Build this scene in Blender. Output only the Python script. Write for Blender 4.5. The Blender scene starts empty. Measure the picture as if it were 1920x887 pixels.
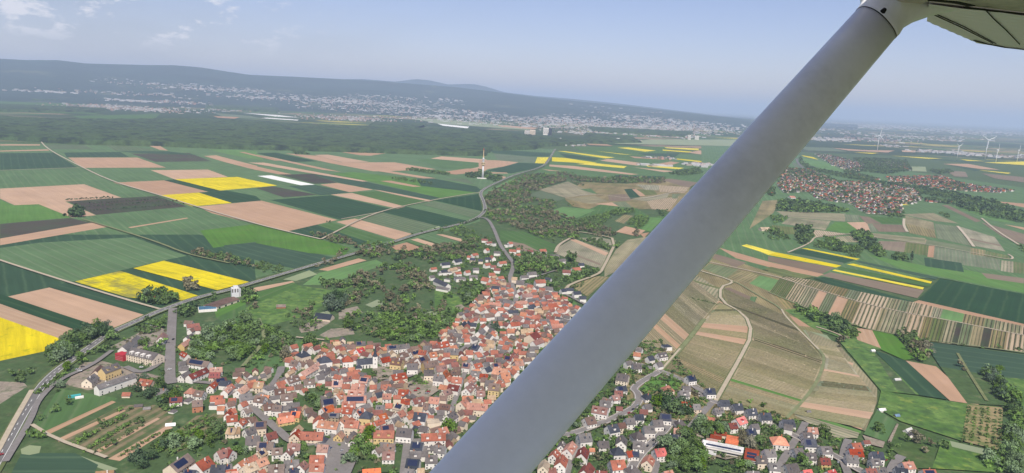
# Aerial view from a light aeroplane over a wine village
EXPOSURE = 0.35; SUN_E = 4.3; SKY_S = 0.10; SKY_TINT = (0.98, 0.83, 0.93, 1)
HAZE_C = (0.62, 0.76, 1.0, 1); HAZE_D = 4.1e-5
import bpy, math, random
import numpy as np
from mathutils import Vector, Matrix
random.seed(7); RNG = np.random.default_rng(7)
scn = bpy.context.scene
col = scn.collection
PI = math.pi

# ------------------------------------------------------------------ camera
F = 1400.0; H = 340.0
PITCH = math.radians(10.33); ROLL = math.radians(2.7)
_F = np.array([0, math.cos(PITCH), -math.sin(PITCH)])
_U = np.array([0, math.sin(PITCH), math.cos(PITCH)])
_X = np.array([1.0, 0, 0])
_R = math.cos(ROLL)*_X + math.sin(ROLL)*_U
_V = math.cos(ROLL)*_U - math.sin(ROLL)*_X
CAM = np.array([0, 0, H])
def ray(x, y): return _F + _R*(x-960)/F + _V*(443.5-y)/F
def at(x, y, z=0.0):
    d = ray(x, y)
    if d[2] > -0.004: d = d.copy(); d[2] = -0.004
    return CAM + d*((z-H)/d[2])
def proj(p):
    q = np.asarray(p, float)-CAM
    w = q @ _F
    return 960+F*(q@_R)/w, 443.5-F*(q@_V)/w
cd = bpy.data.cameras.new('camera'); cam = bpy.data.objects.new('camera', cd); col.objects.link(cam)
cd.sensor_width = 36; cd.lens = F*36/1920; cd.clip_start = 0.05; cd.clip_end = 500000
cam.matrix_world = Matrix(((_R[0], _V[0], -_F[0], 0), (_R[1], _V[1], -_F[1], 0), (_R[2], _V[2], -_F[2], H), (0, 0, 0, 1)))
scn.camera = cam
scn.view_settings.view_transform = 'Standard'; scn.view_settings.look = 'None'
scn.view_settings.gamma = 1; scn.view_settings.use_curve_mapping = False
scn.view_settings.exposure = EXPOSURE
scn.cycles.max_bounces = 6; scn.cycles.diffuse_bounces = 2; scn.cycles.glossy_bounces = 2
scn.cycles.volume_bounces = 1; scn.cycles.transparent_max_bounces = 6
scn.cycles.use_denoising = True

# ------------------------------------------------------------------ light
SUN_EL = math.radians(52); SUN_AZ = math.atan2(0.16, -1.0)      # direction towards the sun, measured from +Y to +X
sd = Vector((math.sin(SUN_AZ)*math.cos(SUN_EL), math.cos(SUN_AZ)*math.cos(SUN_EL), math.sin(SUN_EL)))
ld = bpy.data.lights.new('sun', 'SUN'); ld.energy = SUN_E; ld.angle = math.radians(0.5); ld.color = (1.0, 0.93, 0.82)
lo = bpy.data.objects.new('sun', ld); col.objects.link(lo)
lo.rotation_euler = sd.to_track_quat('Z', 'Y').to_euler()
w = bpy.data.worlds.new('World'); scn.world = w; w.use_nodes = True
nt = w.node_tree; nt.nodes.clear()
def N(nt, t, **k):
    n = nt.nodes.new(t)
    for a, b in k.items(): setattr(n, a, b)
    return n
out = N(nt, 'ShaderNodeOutputWorld'); bg = N(nt, 'ShaderNodeBackground'); bg.inputs[1].default_value = SKY_S
sky = N(nt, 'ShaderNodeTexSky', sky_type='NISHITA', sun_disc=False, sun_elevation=SUN_EL, sun_rotation=SUN_AZ,
        altitude=300, air_density=1.0, dust_density=0.7, ozone_density=3.5)
# thin broken cloud low on the left part of the sky
tc = N(nt, 'ShaderNodeTexCoord'); mp = N(nt, 'ShaderNodeMapping'); mp.inputs['Scale'].default_value = (1, 1, 2.6)
nt.links.new(tc.outputs['Generated'], mp.inputs[0])
n1 = N(nt, 'ShaderNodeTexNoise'); n1.inputs['Scale'].default_value = 15; n1.inputs['Detail'].default_value = 7; n1.inputs['Roughness'].default_value = 0.62
n2 = N(nt, 'ShaderNodeTexNoise'); n2.inputs['Scale'].default_value = 3.4; n2.inputs['Detail'].default_value = 3
nt.links.new(mp.outputs[0], n1.inputs[0]); nt.links.new(mp.outputs[0], n2.inputs[0])
r1 = N(nt, 'ShaderNodeMapRange'); r1.inputs[1].default_value = 0.53; r1.inputs[2].default_value = 0.60; nt.links.new(n1.outputs[0], r1.inputs[0])
r2 = N(nt, 'ShaderNodeMapRange'); r2.inputs[1].default_value = 0.35; r2.inputs[2].default_value = 0.7; nt.links.new(n2.outputs[0], r2.inputs[0])
sx = N(nt, 'ShaderNodeSeparateXYZ'); nt.links.new(tc.outputs['Generated'], sx.inputs[0])
mx = N(nt, 'ShaderNodeMapRange'); mx.inputs[1].default_value = -0.22; mx.inputs[2].default_value = -0.38; nt.links.new(sx.outputs[0], mx.inputs[0])
mz = N(nt, 'ShaderNodeMapRange'); mz.inputs[1].default_value = 0.035; mz.inputs[2].default_value = 0.06; nt.links.new(sx.outputs[2], mz.inputs[0])
def M_(op, a, b):
    m = N(nt, 'ShaderNodeMath', operation=op)
    for i, v in enumerate((a, b)):
        if isinstance(v, (int, float)): m.inputs[i].default_value = v
        else: nt.links.new(v, m.inputs[i])
    return m.outputs[0]
cl = M_('MULTIPLY', M_('MULTIPLY', r1.outputs[0], mx.outputs[0]), M_('MULTIPLY', mz.outputs[0], 0.75))
mixA = N(nt, 'ShaderNodeMixRGB'); mixA.inputs[2].default_value = (2.7, 2.95, 3.5, 1)     # grey veil towards the left
mx2 = N(nt, 'ShaderNodeMapRange'); mx2.inputs[1].default_value = 0.1; mx2.inputs[2].default_value = -0.6; nt.links.new(sx.outputs[0], mx2.inputs[0])
nt.links.new(M_('MULTIPLY', M_('MULTIPLY', r2.outputs[0], mx2.outputs[0]), 0.6), mixA.inputs[0])
tint = N(nt, 'ShaderNodeMixRGB', blend_type='MULTIPLY'); tint.inputs[0].default_value = 1; tint.inputs[2].default_value = SKY_TINT
nt.links.new(sky.outputs[0], tint.inputs[1]); nt.links.new(tint.outputs[0], mixA.inputs[1])
mixB = N(nt, 'ShaderNodeMixRGB'); mixB.inputs[2].default_value = (7.4, 7.2, 7.6, 1)
nt.links.new(mixA.outputs[0], mixB.inputs[1]); nt.links.new(cl, mixB.inputs[0])
nt.links.new(mixB.outputs[0], bg.inputs[0]); nt.links.new(bg.outputs[0], out.inputs[0])

# ------------------------------------------------------------------ materials
MATS = {}
def hexc(c, k=1.0): return (c[0]*k, c[1]*k, c[2]*k, 1)
def newmat(name, base, rough=0.9, var=0.12, big=0.0, bigs=0.01, fine=0.0, fines=0.3, stripes=None, second=None, patch=None,
           streak=0.0, streaks=(0.004, 0.12), spec=0.2, rnd=0.0, metal=0.0, third=None):
    """base colour with object-random variation, broad noise, fine noise, rows along local X"""
    m = bpy.data.materials.new(name); m.use_nodes = True; t = m.node_tree; t.nodes.clear()
    o = N(t, 'ShaderNodeOutputMaterial'); p = N(t, 'ShaderNodeBsdfPrincipled')
    p.inputs['Roughness'].default_value = rough; p.inputs['Specular IOR Level'].default_value = spec; p.inputs['Metallic'].default_value = metal
    t.links.new(p.outputs[0], o.inputs[0])
    tc = N(t, 'ShaderNodeTexCoord'); oi = N(t, 'ShaderNodeObjectInfo')
    geo = N(t, 'ShaderNodeNewGeometry')
    cur = N(t, 'ShaderNodeRGB'); cur.outputs[0].default_value = hexc(base); cur = cur.outputs[0]
    def L(a, b): t.links.new(a, b)
    def mixc(fac, c2, blend='MIX'):
        nonlocal cur
        mm = N(t, 'ShaderNodeMixRGB', blend_type=blend)
        if isinstance(fac, float): mm.inputs[0].default_value = fac
        else: L(fac, mm.inputs[0])
        L(cur, mm.inputs[1])
        if isinstance(c2, tuple): mm.inputs[2].default_value = hexc(c2)
        else: L(c2, mm.inputs[2])
        cur = mm.outputs[0]
    def noise(scale, detail=3, vec=None, rough_=0.55):
        n = N(t, 'ShaderNodeTexNoise'); n.inputs['Scale'].default_value = scale; n.inputs['Detail'].default_value = detail; n.inputs['Roughness'].default_value = rough_
        L(vec if vec is not None else geo.outputs['Position'], n.inputs[0]); return n.outputs[0]
    def rng(v, a, b, c=0., d=1.):
        r = N(t, 'ShaderNodeMapRange'); r.inputs[1].default_value = a; r.inputs[2].default_value = b; r.inputs[3].default_value = c; r.inputs[4].default_value = d
        L(v, r.inputs[0]); return r.outputs[0]
    def scaled(sx, sy):
        mpp = N(t, 'ShaderNodeMapping'); mpp.inputs['Scale'].default_value = (sx, sy, 1); L(tc.outputs['Object'], mpp.inputs[0]); return mpp.outputs[0]
    if second: mixc(rng(noise(bigs, 4), 0.42, 0.62), second)
    if third: mixc(rng(noise(bigs*2.7, 4), 0.5, 0.62), third)
    if patch:                         # (colour, scale, amount, lo, hi)
        c, s, am, lo_, hi_ = patch; mixc(rng(noise(s, 6, rough_=0.7), lo_, hi_, 0, am), c)
    if stripes:                       # (colour, period m, width 0..1, amount)
        c, per, wd, am = stripes
        v = scaled(1/400., 1/per); s = N(t, 'ShaderNodeSeparateXYZ')
        wob = N(t, 'ShaderNodeMath', operation='ADD'); L(v, s.inputs[0]); L(s.outputs[1], wob.inputs[0])
        nn = rng(noise(0.015, 3), 0, 1, -0.14, 0.14); L(nn, wob.inputs[1])
        fr = N(t, 'ShaderNodeMath', operation='PINGPONG'); L(wob.outputs[0], fr.inputs[0]); fr.inputs[1].default_value = 0.5
        st = rng(fr.outputs[0], wd*0.5-0.07, wd*0.5+0.07, am, 0.0)
        brk = N(t, 'ShaderNodeMath', operation='MULTIPLY'); L(st, brk.inputs[0]); L(rng(noise(0.05, 5), 0.3, 0.6, 0.35, 1.0), brk.inputs[1])
        mixc(brk.outputs[0], c)
    def scale_val(lo_, hi_, fac):
        nonlocal cur
        mm = N(t, 'ShaderNodeMixRGB', blend_type='MULTIPLY'); mm.inputs[0].default_value = 1
        r = rng(fac, 0, 1, lo_, hi_); cb = N(t, 'ShaderNodeCombineXYZ')
        for i in range(3): L(r, cb.inputs[i])
        L(cur, mm.inputs[1]); L(cb.outputs[0], mm.inputs[2]); cur = mm.outputs[0]
    if streak: scale_val(1-streak, 1+streak, rng(noise(1.0, 5, scaled(*streaks), 0.65), 0.3, 0.7))
    if big: scale_val(1-big, 1+big, rng(noise(bigs, 4), 0.3, 0.7))
    if fine: scale_val(1-fine, 1+fine, rng(noise(fines, 4, rough_=0.7), 0.3, 0.7))
    if rnd: scale_val(1-rnd, 1+rnd, oi.outputs['Random'])
    if name.startswith('leaf'):
        at_ = N(t, 'ShaderNodeAttribute'); at_.attribute_name = 'tint'; scale_val(.55, 1.45, rng(at_.outputs['Fac'], -.5, .5))
    if var:
        hs = N(t, 'ShaderNodeHueSaturation'); L(cur, hs.inputs['Color'])
        L(rng(oi.outputs['Random'], 0, 1, 0.5-var*0.022, 0.5+var*0.022), hs.inputs['Hue'])
        L(rng(oi.outputs['Random'], 0, 1, 1+var*.6, 1-var*.6), hs.inputs['Saturation']); cur = hs.outputs[0]
    L(cur, p.inputs['Base Color']); MATS[name] = m; return m

GRN = (0.050, 0.098, 0.040)
newmat('mg', (0.066, 0.132, 0.040), big=.12, streak=.16, rnd=.16, stripes=((0.12, 0.165, 0.075), 22, .12, .8), var=.3)
newmat('dg', (0.026, 0.064, 0.030), big=.10, streak=.14, rnd=.2, stripes=((0.06, 0.11, 0.05), 26, .11, .8), var=.3)
newmat('lg', (0.088, 0.185, 0.045), big=.14, streak=.16, rnd=.14, patch=((0.12, 0.17, 0.06), .03, .5, .5, .7), var=.3)
newmat('me', (0.062, 0.105, 0.034), big=.2, bigs=.02, fine=.25, fines=.12, patch=((0.12, 0.13, 0.06), .04, .6, .52, .66), second=(0.045, 0.085, 0.028))
newmat('sg', (0.10, 0.135, 0.075), big=.1, streak=.12, rnd=.1)
newmat('ls', (0.085, 0.13, 0.06), streak=.25, stripes=((0.17, 0.18, 0.11), 16, .35, .6), rnd=.1)
newmat('br', (0.39, 0.25, 0.158), big=.08, streak=.10, streaks=(.003, .07), rnd=.12, patch=((0.40, 0.27, 0.19), .012, .6, .5, .7))
newmat('bs', (0.36, 0.235, 0.145), big=.08, streak=.12, stripes=((0.42, 0.30, 0.2), 9, .35, .5))
newmat('db', (0.058, 0.050, 0.036), big=.1, streak=.2, rnd=.15, second=(0.045, 0.06, 0.03))
newmat('tp', (0.185, 0.140, 0.098), big=.1, streak=.15, rnd=.12, patch=((0.15, 0.15, 0.08), .02, .5, .5, .7))
newmat('ye', (0.60, 0.49, 0.012), big=.14, streak=.26, streaks=(.006, .1), rnd=.05, patch=((0.22, 0.26, 0.03), .035, .75, .55, .68))
newmat('yw', (0.58, 0.49, 0.012), streak=.3, streaks=(.01, .2), patch=((0.2, 0.2, 0.06), .02, .85, .45, .6))
newmat('wh', (0.70, 0.70, 0.66), streak=.05, rnd=.05)
newmat('vt', (0.25, 0.21, 0.12), big=.14, bigs=.008, streak=.28, streaks=(.003, .055), rnd=.14, stripes=((0.085, 0.115, 0.042), 7, .45, .75), var=.5)
newmat('vv', (0.25, 0.215, 0.125), big=.14, bigs=.008, streak=.3, streaks=(.0025, .03), rnd=.14, stripes=((0.125, 0.125, 0.06), 4.2, .5, .5), var=.5, patch=((0.10, 0.13, 0.05), .006, .6, .5, .62))
newmat('va', (0.34, 0.28, 0.175), big=.12, bigs=.01, streak=.2, streaks=(.004, .16), rnd=.14, stripes=((0.17, 0.16, 0.085), 5, .5, .5), var=.3)
newmat('vb', (0.21, 0.195, 0.10), big=.14, bigs=.01, streak=.22, streaks=(.004, .13), rnd=.14, stripes=((0.23, 0.20, 0.12), 5, .4, .5), var=.3, patch=((0.09, 0.13, 0.045), .012, .6, .5, .65))
newmat('ml', (0.078, 0.155, 0.036), big=.15, bigs=.03, fine=.25, fines=.1, second=(0.105, 0.175, 0.045), third=(0.06, 0.115, 0.035), patch=((0.22, 0.24, 0.05), .05, .5, .56, .68), var=.1)
newmat('vg', (0.11, 0.145, 0.06), big=.14, streak=.25, streaks=(.003, .06), rnd=.16, stripes=((0.19, 0.17, 0.10), 8, .35, .65), var=.5)
newmat('vw', (0.40, 0.31, 0.21), big=.08, streak=.15, rnd=.08, stripes=((0.11, 0.115, 0.055), 6.5, .42, .85))
newmat('gp', (0.20, 0.155, 0.085), fine=.2, fines=.2, stripes=((0.06, 0.10, 0.03), 11, .55, .9), patch=((0.06, 0.105, 0.03), .05, .8, .5, .6))
newmat('or', (0.27, 0.22, 0.12), fine=.1, patch=((0.09, 0.13, 0.04), .05, .8, .45, .6))
newmat('gv', (0.26, 0.22, 0.175), fine=.2, fines=.25, big=.15, bigs=.04, patch=((0.08, 0.11, 0.05), .09, .7, .5, .62))
newmat('pl', (0.22, 0.26, 0.15), big=.1)
newmat('tw', (0.27, 0.235, 0.195), fine=.3, fines=.12, second=(0.10, 0.115, 0.055), bigs=.05, third=(0.36, 0.31, 0.26))
newmat('tg', (0.075, 0.115, 0.042), fine=.3, fines=.15, second=(0.12, 0.14, 0.07), bigs=.06, third=(0.28, 0.24, 0.19))
newmat('asphalt', (0.15, 0.145, 0.14), fine=.08, fines=.2, big=.08, bigs=.03)
newmat('asphalt_village', (0.19, 0.175, 0.165), fine=.12, fines=.3, big=.1, bigs=.05)
newmat('track', (0.40, 0.34, 0.25), fine=.12, fines=.2, rnd=.1)
newmat('grass_track', (0.17, 0.19, 0.09), fine=.2, fines=.1, rnd=.1)
newmat('verge', (0.10, 0.125, 0.05), fine=.25, fines=.1)
newmat('paint', (0.78, 0.78, 0.75), fine=.06)
for k, c in dict(red=(0.32, 0.120, 0.078), orange=(0.39, 0.17, 0.098), bright=(0.55, 0.14, 0.055), brown=(0.15, 0.098, 0.078), maroon=(0.19, 0.078, 0.062),
                 slate=(0.040, 0.046, 0.062), grey=(0.125, 0.112, 0.108), tan=(0.36, 0.26, 0.165), pink=(0.33, 0.16, 0.14), scarlet=(0.42, 0.055, 0.05), pale=(0.62, 0.61, 0.58), blue=(0.12, 0.20, 0.29)).items():
    newmat('roof_'+k, c, rough=.75, fine=.22, fines=.5, big=.30, bigs=.055, rnd=.28, var=.5, spec=.25, patch=(tuple(v*.55 for v in c), .35, .45, .5, .7))
for k, c in dict(white=(0.74, 0.70, 0.645), cream=(0.70, 0.59, 0.46), yellow=(0.60, 0.44, 0.20), stone=(0.36, 0.27, 0.18), rust=(0.42, 0.17, 0.09), redp=(0.42, 0.05, 0.06)).items():
    newmat('wall_'+k, c, rough=.85, fine=.06, fines=.8, big=.05, bigs=.3, rnd=.08, var=.15)
newmat('glass', (0.03, 0.035, 0.045), rough=.12, spec=.6, var=0)
newmat('solar', (0.012, 0.018, 0.05), rough=.2, spec=.6, var=0, fine=.2, fines=1.2)
newmat('concrete', (0.62, 0.62, 0.62), rough=.8, fine=.06, var=0)
newmat('beige_metal', (0.62, 0.47, 0.27), rough=.6, fine=.06, var=0)
newmat('white_metal', (0.80, 0.81, 0.82), rough=.4, var=0)
newmat('red_metal', (0.5, 0.08, 0.05), rough=.5, var=0)
newmat('teal', (0.06, 0.36, 0.36), rough=.5, var=0)
newmat('trunk', (0.10, 0.075, 0.05), fine=.2, fines=2)
newmat('leaf_fresh', (0.12, 0.20, 0.055), rough=.7, fine=.35, fines=.25, rnd=.3, var=.6)
newmat('leaf_mid', (0.098, 0.155, 0.055), rough=.7, fine=.35, fines=.25, rnd=.3, var=.6)
newmat('leaf_dark', (0.055, 0.095, 0.042), rough=.7, fine=.35, fines=.25, rnd=.3, var=.6)
newmat('leaf_bare', (0.155, 0.145, 0.088), rough=.8, fine=.3, fines=.25, rnd=.2, var=.4)
newmat('leaf_pale', (0.115, 0.145, 0.065), rough=.8, fine=.3, fines=.25, rnd=.2, var=.4)
newmat('forest', (0.040, 0.072, 0.028), rough=.9, fine=.4, fines=.045, var=0, second=(0.05, 0.082, 0.03), bigs=.004, third=(0.016, 0.030, 0.018))  # darkest clumps are shadow patches painted into the canopy colour
for k, c in dict(black=(.02, .02, .022), white=(.7, .7, .7), red=(.4, .03, .03), silver=(.35, .36, .38), blue=(.05, .09, .2)).items(): newmat('car_'+k, c, rough=.3, spec=.5, var=0)
newmat('tyre', (.02, .02, .02), var=0)

# ------------------------------------------------------------------ mesh helpers
class MB:
    """collects faces; build() links ONE mesh object"""
    def __init__(s): s.v = []; s.f = []; s.m = []
    def poly(s, pts, mi=0):
        b = len(s.v); s.v += [tuple(map(float, p)) for p in pts]; s.f.append(tuple(range(b, b+len(pts)))); s.m.append(mi)
    def mesh(s, vs, fs, mi=0):
        b = len(s.v); s.v += [tuple(map(float, p)) for p in vs]
        for f in fs: s.f.append(tuple(b+i for i in f)); s.m.append(mi)
    def box(s, x0, x1, y0, y1, z0, z1, mi=0, T=None):
        vs = [(x, y, z) for z in (z0, z1) for x, y in ((x0, y0), (x1, y0), (x1, y1), (x0, y1))]
        if T: vs = [T(v) for v in vs]
        s.mesh(vs, [(3, 2, 1, 0), (4, 5, 6, 7), (0, 1, 5, 4), (1, 2, 6, 5), (2, 3, 7, 6), (3, 0, 4, 7)], mi)
    def cyl(s, p0, p1, r0, r1, n=12, mi=0, caps=True):
        p0 = Vector(p0); p1 = Vector(p1); d = (p1-p0).normalized()
        a = d.orthogonal().normalized(); b = d.cross(a)
        vs = []
        for p, r in ((p0, r0), (p1, r1)):
            for i in range(n): t = 2*PI*i/n; vs.append(p+a*(r*math.cos(t))+b*(r*math.sin(t)))
        fs = [(i, (i+1) % n, n+(i+1) % n, n+i) for i in range(n)]
        if caps: fs += [tuple(range(n-1, -1, -1)), tuple(range(n, 2*n))]
        s.mesh(vs, fs, mi)
    def build(s, name, mats, parent=None, smooth=False, loc=None, rz=0.0):
        me = bpy.data.meshes.new(name); me.from_pydata(s.v, [], s.f)
        if not isinstance(mats, (list, tuple)): mats = [mats]
        for m in mats: me.materials.append(MATS[m] if isinstance(m, str) else m)
        if len(mats) > 1: me.polygons.foreach_set('material_index', s.m)
        if smooth: me.polygons.foreach_set('use_smooth', [True]*len(s.f))
        o = bpy.data.objects.new(name, me); col.objects.link(o)
        if loc is not None: o.location = loc
        o.rotation_euler.z = rz
        if parent: o.parent = parent
        return o
def bulk(name, V, Fq, mats, mi=None):
    """numpy quads or triangles -> one object"""
    me = bpy.data.meshes.new(name); n = Fq.shape[1]
    me.vertices.add(len(V)); me.vertices.foreach_set('co', V.astype(np.float32).ravel())
    me.loops.add(Fq.size); me.loops.foreach_set('vertex_index', Fq.astype(np.int32).ravel())
    me.polygons.add(len(Fq)); me.polygons.foreach_set('loop_start', np.arange(0, Fq.size, n, dtype=np.int32)); me.polygons.foreach_set('loop_total', np.full(len(Fq), n, np.int32))
    for m in mats: me.materials.append(MATS[m])
    if mi is not None: me.polygons.foreach_set('material_index', mi.astype(np.int32))
    me.update(calc_edges=True); o = bpy.data.objects.new(name, me); col.objects.link(o); return o
def tag(o, label=None, cat=None, group=None, kind=None):
    if label: o['label'] = label
    if cat: o['category'] = cat
    if group: o['group'] = group
    if kind: o['kind'] = kind
    return o
def empty(name, loc, rz=0.0):
    o = bpy.data.objects.new(name, None); o.location = loc; o.rotation_euler.z = rz; o.empty_display_size = 1; col.objects.link(o); return o
def inpoly(x, y, P):
    c = False; n = len(P); j = n-1
    for i in range(n):
        if (P[i][1] > y) != (P[j][1] > y) and x < (P[j][0]-P[i][0])*(y-P[i][1])/(P[j][1]-P[i][1])+P[i][0]: c = not c
        j = i
    return c
# ------------------------------------------------------------------ ground sheet
newmat('land', (0.062, 0.108, 0.042), var=0)
def land_material():
    m = bpy.data.materials.new('land_patches'); m.use_nodes = True; t = m.node_tree; t.nodes.clear()
    o = N(t, 'ShaderNodeOutputMaterial'); p = N(t, 'ShaderNodeBsdfPrincipled'); p.inputs['Roughness'].default_value = .95; p.inputs['Specular IOR Level'].default_value = .1
    g = N(t, 'ShaderNodeNewGeometry'); L = t.links.new; L(p.outputs[0], o.inputs[0])
    mpn = N(t, 'ShaderNodeMapping'); mpn.inputs['Rotation'].default_value = (0, 0, .5); mpn.inputs['Scale'].default_value = (1/520., 1/190., 1); L(g.outputs['Position'], mpn.inputs[0])
    v = N(t, 'ShaderNodeTexVoronoi', distance='CHEBYCHEV'); v.inputs['Scale'].default_value = 1; L(mpn.outputs[0], v.inputs['Vector'])
    s = N(t, 'ShaderNodeSeparateXYZ'); L(v.outputs['Color'], s.inputs[0])
    r = N(t, 'ShaderNodeValToRGB'); r.color_ramp.interpolation = 'CONSTANT'; e = r.color_ramp.elements
    stops = [(0, (.05, .10, .04)), (.16, (.03, .065, .03)), (.32, (.075, .14, .045)), (.48, (.11, .125, .06)), (.6, (.24, .18, .12)), (.7, (.06, .09, .04)), (.8, (.14, .14, .075)), (.93, (.30, .21, .14)), (.975, (.42, .36, .05))]
    e[0].position = 0; e[0].color = hexc(stops[0][1]); e[1].position = stops[1][0]; e[1].color = hexc(stops[1][1])
    for a, c in stops[2:]: q = e.new(a); q.color = hexc(c)
    L(s.outputs[0], r.inputs[0])
    n = N(t, 'ShaderNodeTexNoise'); n.inputs['Scale'].default_value = 1/2600.; n.inputs['Detail'].default_value = 7; n.inputs['Roughness'].default_value = .62; L(g.outputs['Position'], n.inputs[0])
    rr = N(t, 'ShaderNodeMapRange'); rr.inputs[1].default_value = .49; rr.inputs[2].default_value = .53; L(n.outputs[0], rr.inputs[0])
    n3 = N(t, 'ShaderNodeTexNoise'); n3.inputs['Scale'].default_value = 1/60.; n3.inputs['Detail'].default_value = 4; L(g.outputs['Position'], n3.inputs[0])
    fr = N(t, 'ShaderNodeMixRGB'); fr.inputs[1].default_value = (.02, .042, .022, 1); fr.inputs[2].default_value = (.045, .075, .032, 1); L(n3.outputs[0], fr.inputs[0])
    # woods and settled land take over with distance from the plateau
    sp = N(t, 'ShaderNodeSeparateXYZ'); L(g.outputs['Position'], sp.inputs[0])
    far = N(t, 'ShaderNodeMapRange'); far.inputs[1].default_value = 3500; far.inputs[2].default_value = 7500; L(sp.outputs[1], far.inputs[0])
    mul = N(t, 'ShaderNodeMath', operation='MULTIPLY'); L(rr.outputs[0], mul.inputs[0]); L(far.outputs[0], mul.inputs[1])
    mm = N(t, 'ShaderNodeMixRGB'); L(mul.outputs[0], mm.inputs[0]); L(r.outputs[0], mm.inputs[1]); L(fr.outputs[0], mm.inputs[2]); L(mm.outputs[0], p.inputs['Base Color'])
    MATS['land'] = m
land_material()
g = MB(); S = 150000
g.poly([(-S, -3000, -0.3), (S, -3000, -0.3), (S, S, -0.3), (-S, S, -0.3)]); tag(g.build('ground', 'land'), kind='structure')

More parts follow.
